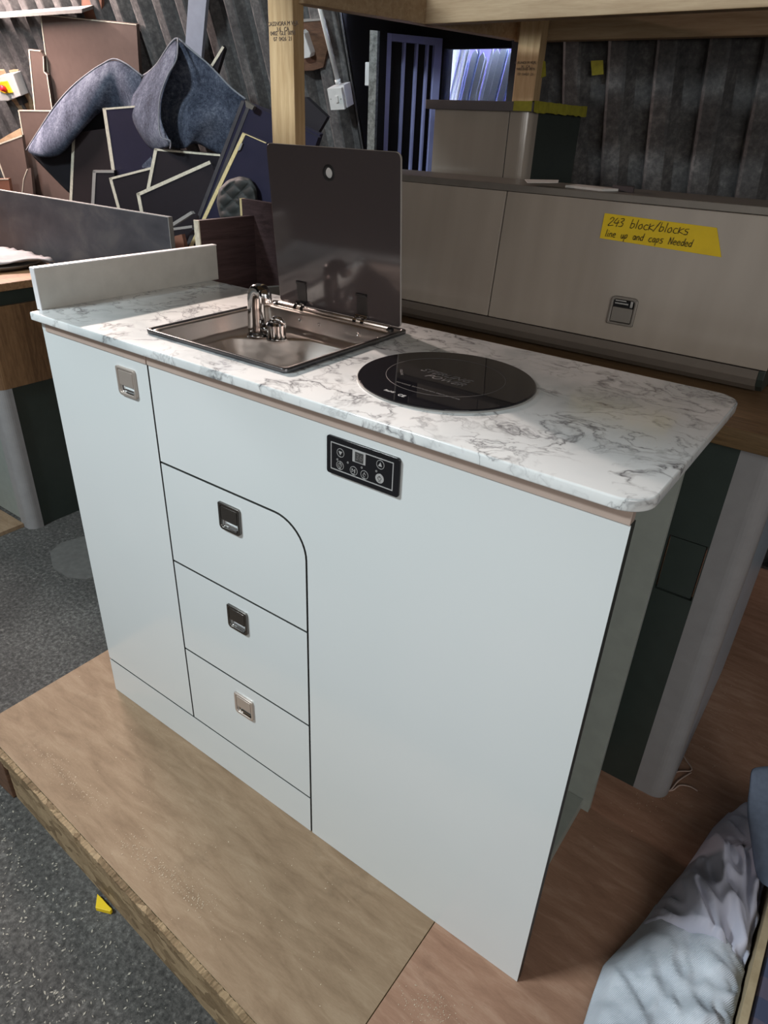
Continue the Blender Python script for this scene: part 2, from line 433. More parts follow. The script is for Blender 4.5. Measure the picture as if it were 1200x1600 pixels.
struct('wall_left', MB().box(-6.1, -5, FZ, -6, 1.9, 4.2), m_corr, 'dark wall at the far left')
struct('wall_right', MB().box(4, -5, FZ, 4.1, 1.9, 4.2), m_corr, 'dark wall at the right')
struct('wall_front', MB().box(-6.1, -5.1, FZ, 4.1, -5, 4.2), m_corr, 'dark wall behind the viewer')
struct('ceiling', MB().box(-6.1, -5.1, 4.2, 4.1, .52, 4.3), m_corr, 'dark corrugated roof')
# window recess
DY = 2.08
mb = MB()
mb.poly([(HX0, wall_y(HZ0) - .02, HZ0), (HX0, DY, HZ0), (HX0, DY, HZ1), (HX0, wall_y(HZ1) - .02, HZ1)], (-.02, 0, 0))
mb.box(HX1, wall_y(HZ1) + .03, HZ0 - .02, HX1 + .02, DY, HZ1 + .02)
mb.box(HX0, wall_y(HZ1) + .0, HZ1, HX1, DY, HZ1 + .02)
mb.box(HX0, wall_y(HZ0) - .0, HZ0 - .02, HX1, DY, HZ0)
struct('trim_1', mb, m_black, 'black lining of the window recess')
WYP = 1.86
wx0, wx1, wz1, wz0 = at(696, 77, WYP).x, HX1, at(696, 77, WYP).z, at(696, 160, WYP).z - .16
mb = MB()
mb.box(HX0, WYP - .01, HZ0, wx0, WYP + .02, HZ1); mb.box(wx0, WYP - .01, wz1, HX1, WYP + .02, HZ1); mb.box(wx0, WYP - .01, HZ0, HX1, WYP + .02, wz0)
w1 = struct('window_1', mb, m_black, 'small bright window beside the blue door grille')
t = NT('clear_pane', .02, 0, (1, 1, 1)); t.t.nodes.remove(t.b)
tr = t.n('ShaderNodeBsdfTransparent'); gl = t.n('ShaderNodeBsdfGlossy'); gl.inputs['Roughness'].default_value = .05
mx = t.n('ShaderNodeMixShader'); mx.inputs[0].default_value = .06; t.l(tr.outputs[0], mx.inputs[1]); t.l(gl.outputs[0], mx.inputs[2]); t.l(mx.outputs[0], t.t.nodes['Material Output'].inputs[0])
m_pane = t.m
MB().box(wx0, WYP, wz0, wx1, WYP + .004, wz1).build('pane', m_pane, w1)
# slanted translucent strips hanging outside the window
m_stripw = plain('frosted_strip_white', (.85, .95, 1.0), .3, 0, .1, 300)
m_stripb = plain('frosted_strip_blue', (.42, .55, .92), .3, 0, .25, 200)
m_stripd = plain('violet_backing_sheet', (.20, .18, .36), .6)
o = MB().box(-.8, 2.16, .9, .6, 2.165, 1.9).build('backing_sheet', m_stripd)
tag(o, 'violet sheet hanging outside behind the slanted pale strips', 'sheet')
rnd = random.Random(3)
st = thing('strip_screen', (-.2, 2.1, 1.0), 'screen of slanted white and blue strips seen through the small window', 'screen')
x = -.75
while x < .35:
    wd = rnd.choice([.006, .008, .010, .010, .026]); top = at(740, 92, 2.1).z + rnd.uniform(-.018, .02) - (.0 if wd < .02 else -.02)
    if x < -.50: top += .06
    lean = .20
    b = Vector((x, 2.1 + rnd.uniform(-.006, .006), 1.0))
    up = Vector((lean * .5, 0, .0)); h = top - 1.0
    m2 = MB().poly([b, b + Vector((wd, 0, 0)), b + Vector((wd + lean * h, 0, h)), b + Vector((wd * .5 + lean * h * 1.03, 0, h + .018)), b + Vector((lean * h, 0, h))], (0, .003, 0))
    m2.build('strip', m_stripb if rnd.random() < .26 else m_stripw, st)
    x += wd + rnd.choice([.0015, .002, .003])

# platform: ply sheets on OSB sides
yf = lambda x: -.262 - .047 * (x + .0)
PT = .018
mb = MB().poly([(-.135, yf(-.135), 0), (.9145, yf(.9145), 0), (.9145, 1.62, 0), (-.135, 1.62, 0)], (0, 0, -PT), 0, 1)
s1 = thing('platform', (.5, 0, FZ), 'low plywood platform with strand board sides carrying the white kitchen unit', 'platform')
o = mb.build('plywood_sheet', [m_ply, m_plyedge], s1)
o['label'] = 'tan plywood sheet under the front of the unit'
mb = MB().poly([(.9165, yf(.9165), 0), (2.2, yf(2.2), 0), (2.2, 1.62, 0), (.9165, 1.62, 0)], (0, 0, -PT), 0, 1)
o = mb.build('plywood_sheet', [m_plyred, m_plyedge], s1); o['label'] = 'redder plywood sheet to the right of the seam'
# OSB front with chipped top edge
mb = MB()
a = Vector((-.055, yf(-.055) + .004, FZ)); b = Vector((2.2, yf(2.2) + .004, FZ))
mb.poly([a, b, b + Vector((0, 0, .18 - PT)), a + Vector((0, 0, .18 - PT))], (0, .018, 0))
mb.build('side_board', m_osb, s1)
mb = MB().box(-.055, yf(0) + .025, FZ, -.037, 1.60, -PT); mb.build('side_board', m_osb, s1)
# ragged OSB lip standing just proud of the sheet
mb = MB(); rnd = random.Random(5); x = -.06; top = []; 
N = 760
xsl = [-.06 + i * (2.2 + .06) / N for i in range(N + 1)]
vs = []
for i, x in enumerate(xsl):
    y = yf(x) - .011 + rnd.uniform(-.0007, .0007) + .001 * noise.noise((x * 40, 0, 0)); z = -.001 + rnd.uniform(-.0012, .0010) + .0025 * noise.noise((x * 25, 3, 0))
    y2 = yf(x) - .0005 + rnd.uniform(-.001, .0003)
    vs += [Vector((x, y, -.03)), Vector((x, y, z)), Vector((x, y2, z + .0005)), Vector((x, y2, -.03))]
fs = []
for i in range(N):
    k = 4 * i
    fs += [(k, k + 4, k + 5, k + 1), (k + 1, k + 5, k + 6, k + 2), (k + 2, k + 6, k + 7, k + 3), (k + 3, k + 7, k + 4, k)]
fs += [(0, 1, 2, 3), tuple(len(vs) - 4 + j for j in (3, 2, 1, 0))]
mb.add(vs, fs).build('edge_strip', m_osb, s1)
# dust and chips
def flakes(name, n, pick, z, mat, label, size):
    mb = MB()
    for i in range(n):
        x, y = pick(); s = rnd.uniform(*size); a = rnd.uniform(0, PI); c, sn = math.cos(a) * s, math.sin(a) * s
        q = rnd.uniform(.25, .6)
        mb.add([(x - c, y - sn, z), (x + sn * q, y - c * q, z + .0003), (x + c, y + sn, z + s * .3), (x - sn * q, y + c * q, z + .0004)], [(0, 1, 2, 3)])
    return tag(mb.build(name, mat), label, 'debris', kind='stuff')
m_dust = plain('pale_sawdust', (.55, .46, .34), .9)
def pk(px0, py0, px1, py1, wdt):
    def f():
        t_ = rnd.random(); p = atz(px0 + (px1 - px0) * t_ + rnd.gauss(0, wdt), py0 + (py1 - py0) * t_ + rnd.gauss(0, wdt * .8), 0)
        return p.x, p.y
    return f
def pick_dust():
    f = rnd.choice([pk(60, 1170, 150, 1260, 10), pk(190, 1310, 330, 1420, 14), pk(190, 1310, 330, 1420, 9), pk(640, 1560, 700, 1590, 20), pk(100, 1150, 500, 1500, 60), pk(1000, 1300, 1130, 1050, 40)])
    while True:
        x, y = f()
        if y > yf(x) + .004 and not (-.01 < x < 1.08 and -.004 < y < .42): return x, y
flakes('sawdust', 900, pick_dust, .0006, m_dust, 'pale sawdust scattered on the plywood platform', (.0006, .0017))
def pick_floor():
    while True:
        x = rnd.uniform(-.9, .9); y = rnd.gauss(-.45, .16)
        if y < yf(x) - .02: return x, y
m_chip = plain('pale_wood_chips', (.36, .34, .29), .9)
flakes('wood_chips', 2600, pick_floor, FZ + .0006, m_chip, 'pale wood chips scattered on the dark concrete floor', (.0012, .004))
# cement patch on floor
p = [atz(px, py, FZ + .002) for px, py in ((78, 862), (95, 848), (130, 838), (165, 845), (165, 895), (135, 905), (105, 902), (82, 885))]
tag(MB().poly(p, (0, 0, -.002)).build('cement_patch', m_patch), 'smooth round cement patch in the floor by the left unit', 'patch')

# ================================================================== MAIN KITCHEN UNIT
Wd, T, G1, G2, D1, D2, D3, PL = 1.0755, .8735, .2975, .6287, .697, .4967, .2877, .0974
TOP, WT = .900, .0145
GP = .0016
DT = .015
cab = thing('kitchen_cabinet', (.54, .2, 0), 'glossy white kitchen cabinet with door and three drawers under the marble top', 'cabinet')
FM = front_mat(DT / 2)
WM = [m_white, m_edge]
def fplate(name, loops): return plate(name, loops, DT, FM, WM, cab, .0007)
ZT = .867
door = fplate('door', [rr(.001, PL + GP, G1 - GP, ZT, .0012)])
dr1 = fplate('drawer', [rr(G1 + GP, D2 + GP, G2 - GP, D1 - GP, (.001, .001, .062, .001), 10)])
dr2 = fplate('drawer', [rr(G1 + GP, D3 + GP, G2 - GP, D2 - GP, .001)])
dr3 = fplate('drawer', [rr(G1 + GP, PL + GP, G2 - GP, D3 - GP, .001)])
fplate('plinth', [rr(.001, 0, G2 - GP, PL - GP, .001)])
arc = [(G2 + GP - .064 + .064 * math.cos(a), D1 + GP - .064 + .064 * math.sin(a)) for a in [PI / 2 * (1 - i / 12) for i in range(13)]]
fplate('front_panel', [[(G1 + GP, ZT), (G1 + GP, D1 + GP)] + arc + [(G2 + GP, 0), (Wd, 0), (Wd, ZT)]])
# aluminium trims
MB().box(.014, -.002, ZT, G1 - GP, .012, TOP - WT).build('trim_strip', m_beige, cab, .0006)
MB().box(G1 + GP, -.002, ZT, Wd - .001, .012, TOP - WT).build('trim_strip', m_beige, cab, .0006)
MB().box(.001, .0, ZT, .014, .012, TOP - WT).build('corner_block', m_white, cab)
# carcass
MB().box(.002, .017, 0, .017, .395, TOP - WT).build('side_panel', m_greygreen, cab, .0005)
MB().box(.017, .38, 0.0, 1.045, .395, TOP - WT).build('back_panel', [m_inner], cab, .0005)
MB().box(.662, .017, 0, 1.030, .379, .030).build('base_rail', m_inner, cab, .0005)
MB().box(.017, .017, .086, .66, .379, .098).build('floor_panel', m_inner, cab)
MB().box(.645, .017, .0, .66, .379, TOP - WT - .001).build('divider', m_inner, cab)
MB().box(.017, .03, .12, .64, .045, .80).build('gap_shade_sheet', m_black, cab)  # black sheet standing in for the shade behind the door and drawer gaps

# push-lock handle, local x,z on the face, y towards the viewer is negative
def lock_mesh(inv=False):
    w, h = .049, .050
    mb = MB(); out = bpy.data.meshes.new('lock')
    bm = bmesh.new()
    def addme(me, mi):
        for p in me.polygons: p.material_index = mi
        bm.from_mesh(me)
    r = (.008, .008, .003, .003)
    fr = curve_mesh([rr(-w / 2, -h / 2, w / 2, h / 2, r), rr(-w / 2 + .005, -h / 2 + .0055, w / 2 - .005, h / 2 - .0045, (.005, .005, .002, .002))[::-1]], .0028, .0012)
    fr.transform(front_mat(-.001)); addme(fr, 0)
    bt = curve_mesh([rr(-w / 2 + .006, -.006, w / 2 - .006, h / 2 - .0055, .0015)], .002, .0006); bt.transform(front_mat(-.0015)); addme(bt, 0)
    bk = curve_mesh([rr(-w / 2 + .002, -h / 2 + .002, w / 2 - .002, h / 2 - .002, .003)], .0004, 0); bk.transform(front_mat(.0010)); addme(bk, 1)
    c = MB().box(-.016, -.0008, -.0185, -.0115, .0008, -.008); c.box(-.0085, -.003, -.0140, .0165, .0005, -.0115); c.box(-.004, -.0032, -.0185, .0165, .0006, -.0165)
    me = c.mesh(); me.transform(Matrix.Identity(4)); addme(me, 2)
    bm.to_mesh(out); bm.free()
    return out
def lock(parent, x, z, y, mats, inv=False, tilt=0.0):
    me = lock_mesh()
    if inv: me.transform(Matrix.Rotation(PI, 4, 'Y'))
    for m in mats: me.materials.append(m)
    o = bpy.data.objects.new('handle', me); COL.objects.link(o); o.parent = parent
    o.location = Vector((x, y, z)) - wloc(parent); o.rotation_euler = (tilt, 0, 0)
    return o
lock(door, .2385, .824, -.0005, [m_nickel, m_black, m_chrome])
m_nickel2 = plain('dark_satin_nickel', (.20, .19, .18), .25, 1.0, .03)
lock(dr1, .4655, .648, -.0005, [m_nickel2, m_black, m_chrome])
lock(dr2, .4650, .4425, -.0005, [m_nickel2, m_black, m_chrome])
lock(dr3, .4635, .2325, -.0005, [m_nickel, m_black, m_darkchrome])

# worktop
OV = .0141
SX0, SX1, SY0, SY1 = .245, .560, .040, .344      # sink rim outline
HC, HRAD = (.7424, .1746), .1254
wt = thing('worktop', (.54, .2, TOP - WT), 'white marble effect worktop with a grey upstand at its left end', 'worktop')
plate('slab', [rr(-.006, -OV, 1.0905, .401, (.002, .035, .035, .002), 10), rr(SX0 + .012, SY0 + .012, SX1 - .012, SY1 - .012, .01)[::-1]], WT, flat_mat(TOP - WT / 2), [m_marble], wt, .0022)
m_up = plain('grey_upstand', (.50, .49, .455), .35)
m_upw = plain('pale_upstand_edge', (.72, .72, .74), .35)
o = MB().poly([(-.014, .008, TOP), (-.001, .008, TOP), (-.001, .008, .970), (-.014, .008, .970)], (0, .412, 0), 0).build('upstand', [m_up], wt, .0006)
MB().box(-.0145, .0072, .970, -.0005, .4203, .9722).build('upstand_edge', m_upw, wt)
MB().box(-.0145, .0062, TOP, -.0008, .0078, .9718).build('upstand_edge', m_upw, wt)

# sink
sk = thing('sink', ((SX0 + SX1) / 2, (SY0 + SY1) / 2, TOP), 'stainless steel inset sink with its smoked glass lid raised', 'sink')
RZ = TOP + .0045
plate('rim_seal', [rr(SX0, SY0, SX1, SY1, .010), rr(SX0 + .006, SY0 + .006, SX1 - .006, SY1 - .006, .008)[::-1]], .007, flat_mat(TOP + .0035), [m_rimdark], sk, .0015)
# basin: concentric loops from the rim down to the ledge, bowl and bottom
def loops_mesh(rows, mats, mi):
    mb = MB(); n = len(rows[0][0])
    for lp, z in rows: mb.v += [(x, y, z) for x, y in lp]
    for r in range(len(rows) - 1):
        for j in range(n):
            a0 = r * n + j; a1 = r * n + (j + 1) % n
            mb.f.append((a0, a1, a1 + n, a0 + n)); mb.m.append(mi[r])
    mb.f.append(tuple((len(rows) - 1) * n + j for j in range(n))); mb.m.append(mi[-1])
    return mb
ix0, ix1, iy0, iy1 = SX0 + .006, SX1 - .006, SY0 + .006, SY1 - .006
bx0, bx1, by0, by1 = SX0 + .014, SX1 - .014, SY0 + .012, SY1 - .038
def chamf(x0, y0, x1, y1, r, cx, cy, n=6):
    """rounded rectangle with the back-left corner cut diagonally; same vertex count as rr(...)"""
    pts = rr(x0, y0, x1, y1, r, n); out = []
    for i, (x, y) in enumerate(pts):
        if i >= 3 * (n + 1):
            u = (i - 3 * (n + 1)) / n
            out.append((x0 + cx * (1 - u), y1 - cy * u))
        else: out.append((x, y))
    return out
def shr(v, q): return None
rows = [(rr(ix0, iy0, ix1, iy1, .007), RZ), (rr(bx0 - .003, by0 - .003, bx1 + .003, by1 + .003, .012), RZ + .0006), (rr(bx0, by0, bx1, by1, .012), RZ - .003),
        (rr(bx0 + .001, by0 + .001, bx1 - .001, by1 - .001, .013), TOP - .024), (rr(bx0 + .005, by0 + .005, bx1 - .005, by1 - .005, .014), TOP - .029),
        (chamf(bx0 + .014, by0 + .008, bx1 - .008, by1 - .022, .03, .115, .085), TOP - .030), (chamf(bx0 + .018, by0 + .011, bx1 - .011, by1 - .026, .03, .113, .083), TOP - .035),
        (chamf(bx0 + .026, by0 + .018, bx1 - .018, by1 - .034, .03, .11, .08), TOP - .100), (chamf(bx0 + .045, by0 + .035, bx1 - .035, by1 - .05, .03, .10, .07), TOP - .112)]
mb = loops_mesh(rows, None, [0] * 9)
o = mb.build('basin', m_steel, sk, 0, True, fix=True)
so = o.modifiers.new('s', 'SOLIDIFY'); so.thickness = .0012; so.offset = -1
MB().lathe([(.0, .0), (.022, .0), (.024, .002), (.018, .003), (0.001, .003)], (.44, .15, TOP - .112), 24).build('drain', m_darkchrome, sk, 0, True)
# hinge rail along the back
rail = MB(); ry = by1 + .017
rail.tube([(bx0 + .018, ry, RZ + .004), (bx1 - .012, ry, RZ + .004)], .0048, 12)
rail.build('hinge_rail', m_steel, sk, 0, True)
MB().box(bx0 + .014, by1 + .004, RZ - .001, bx1 - .006, by1 + .008, RZ + .0025).build('rail_lip', m_steel, sk, .0005)
for xx in (bx0 + .012, bx1 - .008):
    MB().lathe([(.0065, 0), (.0065, .004), (.003, .006), (.0005, .006)], (xx, ry - .002, RZ), 16).build('end_stop', m_rubber, sk)
for xx in (.345, .392, .482, .526):
    MB().lathe([(.0005, .0), (.0035, .0), (.003, .0018), (.0005, .0022)], (xx, by1 - .001, TOP - .008), 12, 0, Matrix.Rotation(PI / 2, 4, 'X')).build('rivet', m_chrome, sk)
# glass lid, standing almost upright
LB, LK = .335, .083
def lidp(px, py): return at(px, py, LB + LK * .01, LK)
LX0, LX1, LZ0, LZ1 = .2705, .5515, .911, 1.1785
lidM = Matrix.Translation((0, .3345, .905)) @ Matrix.Rotation(math.atan(LK), 4, 'X') @ Matrix.Translation((0, 0, -.905)) @ front_mat(0)
lid = plate('glass_lid', [rr(LX0, LZ0, LX1, LZ1, (.006, .006, .010, .010)), circ(.408, 1.141, .0085, 28)[::-1]], .0045, lidM, [m_lid, m_lidedge], sk, .0008)
me = curve_mesh([circ(.408, 1.141, .0125, 32), circ(.408, 1.141, .0080, 32)[::-1]], .0036, .001); me.transform(lidM); link('grommet', me, lid, [m_rubber])
me = curve_mesh([circ(.408, 1.141, .0079, 28)], .0006); me.transform(lidM); link('plug', me, lid, [m_whitepl])
for hx in (.329, .470):
    h = MB().box(hx - .0115, -.0035, .915, hx + .0115, -.002, .955)
    h.box(hx - .0115, -.006, .952, hx + .0115, -.002, .956)
    me = h.mesh(); me.transform(Matrix.Translation((0, .3345, .905)) @ Matrix.Rotation(math.atan(LK), 4, 'X') @ Matrix.Translation((0, 0, -.905)))
    link('hinge_pad', me, lid, [m_rubber], .001)
    h = MB()
    for s in (-.011, .006):
        pts = []
        for i in range(9):
            a = PI * (-.15 + 1.15 * i / 8)
            pts.append((math.cos(a) * .0075, math.sin(a) * .0075))
        for i in range(8):
            (y0, z0), (y1, z1) = pts[i], pts[i + 1]
            c = Vector((0, ry, RZ + .003))
            h.poly([c + Vector((hx + s, y0, z0)), c + Vector((hx + s + .007, y0, z0)), c + Vector((hx + s + .007, y1, z1)), c + Vector((hx + s, y1, z1))], Vector((0, (y0 + y1) / 2, (z0 + z1) / 2)).normalized() * -.0015)
    h.tube([(hx - .012, ry + .004, RZ + .012), (hx + .014, ry + .004, RZ + .012)], .0026, 10)
    h.build('hinge', m_chrome, sk)
# mixer tap (stands on the ledge)
tp = thing('mixer_tap', (.315, .226, TOP - .030), 'short chrome mixer tap standing in the back corner of the sink', 'tap')
tz = TOP - .0295
mb = MB().lathe([(.019, 0), (.019, .004), (.016, .007)], (.312, .228, tz), 24); mb.build('base_ring', m_darkchrome, tp, 0, True)
mb = MB(); path = []; 
cx, cy = .312, .228
prof = [(0, 0, .0175, .016), (.0, .012, .0165, .0155), (-.001, .035, .0150, .0145), (-.001, .052, .0145, .014), (.0005, .064, .0150, .0140), (.004, .075, .0150, .0138), (.013, .0800, .0135, .0130), (.024, .0790, .0120, .0120), (.031, .0720, .0115, .0115)]
rings = []
N = 16
for i, (dx, z, rx, ry_) in enumerate(prof):
    pv = prof[max(i - 1, 0)]; nx = prof[min(i + 1, len(prof) - 1)]
    d = Vector((nx[0] - pv[0], 0, nx[1] - pv[1])).normalized()
    side = Vector((0, 1, 0)); fwd = side.cross(d).normalized()
    # spout heads towards the viewer's lower right: rotate the whole section about z
    rings.append([Vector((dx, 0, z)) + fwd * math.copysign(abs(math.cos(2 * PI * j / N)) ** .7, math.cos(2 * PI * j / N)) * rx * 0.95 + side * math.copysign(abs(math.sin(2 * PI * j / N)) ** .7, math.sin(2 * PI * j / N)) * ry_ for j in range(N)])
RZm = Matrix.Rotation(-.25, 4, 'Z')
for rg in rings: mb.v += [tuple(RZm @ q + Vector((cx, cy, tz + .004))) for q in rg]
for i in range(len(rings) - 1):
    for j in range(N):
        a0 = i * N + j; a1 = i * N + (j + 1) % N
        mb.f.append((a0, a1, a1 + N, a0 + N)); mb.m.append(0)
mb.f.append(tuple(range(N))[::-1]); mb.m.append(0); mb.f.append(tuple((len(rings) - 1) * N + j for j in range(N))); mb.m.append(0)
o = mb.build('body', m_darkchrome, tp, 0, True, fix=True)
o.modifiers.new('sub', 'SUBSURF').levels = 1; o.modifiers['sub'].render_levels = 2
e = RZm @ Vector((.0320, 0, .0735)) + Vector((cx, cy, tz + .004))
mb = MB().lathe([(.0005, -.0135), (.0095, -.0135), (.0108, -.012), (.0108, -.004), (.0112, -.003), (.0112, .0035), (.009, .009), (.0005, .010)], e, 28, 0, Matrix.Rotation(-.25, 4, 'Z') @ Matrix.Rotation(-.25, 4, 'Y'))
mb.build('aerator', m_chrome, tp, 0, True)
# lever knob beside it
kx, ky = .349, .238
def fl(r, k=.0006): return r
mb = MB().lathe([(.0185, 0), (.0185, .003), (.0165, .005), (.0160, .026), (.0130, .031), (.0005, .032)], (kx, ky, tz), 20)
mb.build('control_body', m_darkchrome, tp, 0, True)
mb = MB()
n = 40; ks = [(.0158, .004), (.0165, .008), (.0165, .026), (.0145, .0300), (.0125, .0315), (.0005, .032)]
base = 0
for r, z in ks:
    for j in range(n):
        rr_ = r * (1 + (.05 if j % 4 < 2 else -.02)) if r > .01 else r
        mb.v.append((kx + rr_ * math.cos(2 * PI * j / n), ky + rr_ * math.sin(2 * PI * j / n), tz + z))
for i in range(len(ks) - 1):
    for j in range(n):
        a0 = i * n + j; a1 = i * n + (j + 1) % n
        mb.f.append((a0, a1, a1 + n, a0 + n)); mb.m.append(0)
mb.f.append(tuple((len(ks) - 1) * n + j for j in range(n))); mb.m.append(0)
kn = mb.build('knob', m_chrome, tp)
mb = MB().tube([(kx - .010, ky - .002, tz + .030), (kx - .002, ky, tz + .036), (kx + .008, ky + .002, tz + .035), (kx + .018, ky + .004, tz + .028)], [.004, .0055, .0055, .003], 12)
mb.build('lever', m_chrome, kn, 0, True)
MB().tube([(cx, cy, tz + .014), (kx, ky, tz + .014)], .010, 14).build('bridge', m_darkchrome, tp, 0, True)

# induction hob
hb = thing('induction_hob', (HC[0], HC[1], TOP), 'round black glass induction hob set on the marble worktop', 'hob')
HT = TOP + .0045
mb = MB().lathe([(HRAD - .001, 0), (HRAD, .0005), (HRAD, .0035), (HRAD - .0010, .0045), (.0005, .0045)], (HC[0], HC[1], TOP), 128)
mb.build('glass', m_hobglass, hb)
plate('glass_edge', [circ(*HC, HRAD + .0012, 128), circ(*HC, HRAD - .0004, 128)[::-1]], .0022, flat_mat(TOP + .0011), [m_edgegrey], hb)
rc = (HC[0] - .004, HC[1] + .004)
plate('zone_ring', [circ(*rc, .0850, 96), circ(*rc, .0843, 96)[::-1]], .0003, flat_mat(HT + .0001), [m_print], hb)
tm = lambda x, y, a, z=HT: Matrix.Translation((x, y, z + .0002)) @ Matrix.Rotation(a, 4, 'Z')
text('lettering', 'STERLING', .0185, tm(.737, .181, -.02), m_print, hb, .35)
text('lettering', 'POWER', .0185, tm(.747, .163, -.02), m_print, hb, .35)
text('lettering', 'HOT SURFACE   DO NOT PLACE METAL OBJECTS ON THE HOB', .0036, tm(.752, .110, -.02), m_print, hb)
text('lettering', 'HOB ZONE', .0050, tm(.682, .150, -.9), m_print, hb)
text('lettering', 'RoHS', .0068, tm(.716, .073, .0), m_printb, hb, .2)
text('lettering', 'CE', .0095, tm(.738, .070, .0), m_printb, hb)

# control panel
cp = thing('control_panel', (.731, 0, .828), 'black touch control panel set in the white front below the worktop', 'control panel')
CX0, CX1, CZ0, CZ1 = .6725, .7905, .8005, .8550
plate('face_plate', [rr(CX0, CZ0, CX1, CZ1, .004)], .004, front_mat(-.002), [m_panelblk], cp, .0008)
fy = -.0042
plate('border_line', [rr(CX0 + .0075, CZ0 + .0075, CX1 - .0085, CZ1 - .0075, .0003), rr(CX0 + .0088, CZ0 + .0088, CX1 - .0098, CZ1 - .0088, .0002)[::-1]], .0004, front_mat(fy), [m_silver], cp)
def cx_(u): return CX0 + (CX1 - CX0) * u
def cz_(v): return CZ1 - (CZ1 - CZ0) * v
def ring(name, u, v, r=.0062, fill=False, w=.0006):
    c = (cx_(u), cz_(v))
    if fill: return plate(name, [circ(*c, r, 40)], .0006, front_mat(fy), [m_silver], cp)
    return plate(name, [circ(*c, r, 40), circ(*c, r - w, 40)[::-1]], .0005, front_mat(fy), [m_silver], cp)
def icon(parts, u, v, parent, mat=None):
    c = (cx_(u), cz_(v))
    me = curve_mesh([[(c[0] + a, c[1] + b) for a, b in lp] for lp in parts], .0003); me.transform(front_mat(fy - .0003))
    return link('symbol', me, parent, [mat or m_silver])
def rect(x0, y0, x1, y1): return [(x0, y0), (x1, y0), (x1, y1), (x0, y1)]
b1 = ring('button', .205, .36); icon([[(-.003, .0022), (0, -.0032), (.003, .0022)]], .205, .36, b1)
b2 = ring('button', .20, .695); icon([circ(0, .0005, .0034, 24), circ(0, .0005, .0029, 24)[::-1], rect(-.0003, .0005, .0003, .0030), rect(.0003, .0003, .0020, .0008), rect(-.002, -.0048, .002, -.0042)], .20, .695, b2)
b3 = ring('button', .395, .705); icon([[(-.0032, .0028), (.0006, 0), (-.0032, -.0028)], [(-.0027, .0018), (-.0003, 0), (-.0027, -.0018)][::-1], rect(.0014, -.0028, .0026, .0028), rect(-.002, -.0048, .002, -.0043)], .395, .705, b3)
b4 = ring('button', .545, .71); icon([circ(0, -.0003, .0024, 20), circ(0, -.0003, .0019, 20)[::-1], rect(-.0006, .0010, .0006, .0034), rect(-.002, -.0048, .002, -.0043)], .545, .71, b4)
b5 = ring('button', .755, .30); icon([[(-.003, -.0022), (.003, -.0022), (0, .0032)]], .755, .30, b5)
b6 = ring('button', .752, .66, .0066, True); b6['label'] = 'solid silver power button'
icon([circ(0, .0004, .0029, 28), circ(0, .0004, .0023, 28)[::-1]], .752, .66, b6, m_lcd); icon([rect(-.0003, .0008, .0003, .0038)], .752, .66, b6, m_lcd); icon([rect(-.002, -.0044, .002, -.0037)], .752, .66, b6, m_lcd)
for (u, v) in ((.160, .56), (.310, .545), (.505, .545), (.705, .50)): ring('indicator', u, v, .0014, False, .0005)
dp = plate('display', [rr(cx_(.375), cz_(.46), cx_(.555), cz_(.16), .0006)], .0006, front_mat(fy), [m_silver], cp)
me = curve_mesh([rr(cx_(.412), cz_(.435), cx_(.525), cz_(.185), .0004)], .0003); me.transform(front_mat(fy - .0004)); link('screen', me, dp, [m_lcd])
text('digits', '36', .0125, Matrix.Translation((cx_(.470), fy - .0008, cz_(.31))) @ Matrix.Rotation(PI / 2, 4, 'X'), m_print, dp, .12)

# ================================================================== RIGHT BACK UNIT
by = .502
bu = thing('base_unit', (.5, .7, 0), 'dark green base unit with grey rounded corner post behind the white unit', 'cabinet')
HX = (1.030, 1.096, .490, .605)
plate('front_panel', [[(-.09, 0), (1.098, 0), (1.098, .792), (-.09, .792)], rr(*[HX[i] for i in (0, 2, 1, 3)], .001)[::-1]], .015, front_mat(by + .0075), [m_green], bu)
plate('access_flap', [rr(HX[0] + .003, HX[2] + .003, HX[1] - .003, HX[3] - .003, .001)], .013, front_mat(by + .0085), [m_green], bu)
mb = MB(); pts = [(1.098, by)] + [(1.133 + .030 * math.cos(a), by + .030 + .030 * math.sin(a)) for a in [-PI / 2 + PI / 2 * i / 8 for i in range(9)]] + [(1.163, by + .05), (1.098, by + .05)]
mb.poly([(x, y, 0) for x, y in pts], (0, 0, .792)); o = mb.build('corner_post', m_post, bu)
for p in o.data.polygons: p.use_smooth = False
m_sideblue = plain('side_panel_blue_sheen', (.30, .36, .42), .3)  # bluish reflected light painted into the panel colour
MB().box(1.148, by + .05, 0, 1.162, 1.02, .792).build('side_panel', m_sideblue, bu, .001)
MB().box(1.128, 1.02, .03, 1.162, 1.05, .792).build('rear_post', m_post, bu, .01, seg=3)
MB().box(-.09, .56, 0, -.075, 1.10, .792).build('side_panel', m_green, bu)
wt2 = plate('slab', [rr(-.10, .478, 1.235, 1.235, (.004, .03, .004, .004), 8)], .032, flat_mat(.811), [m_wtop2, m_wedge2], None, .002)
wt2.name = 'walnut_worktop'; tag(wt2, 'brown stave timber worktop on the dark green unit, behind the marble one', 'worktop')
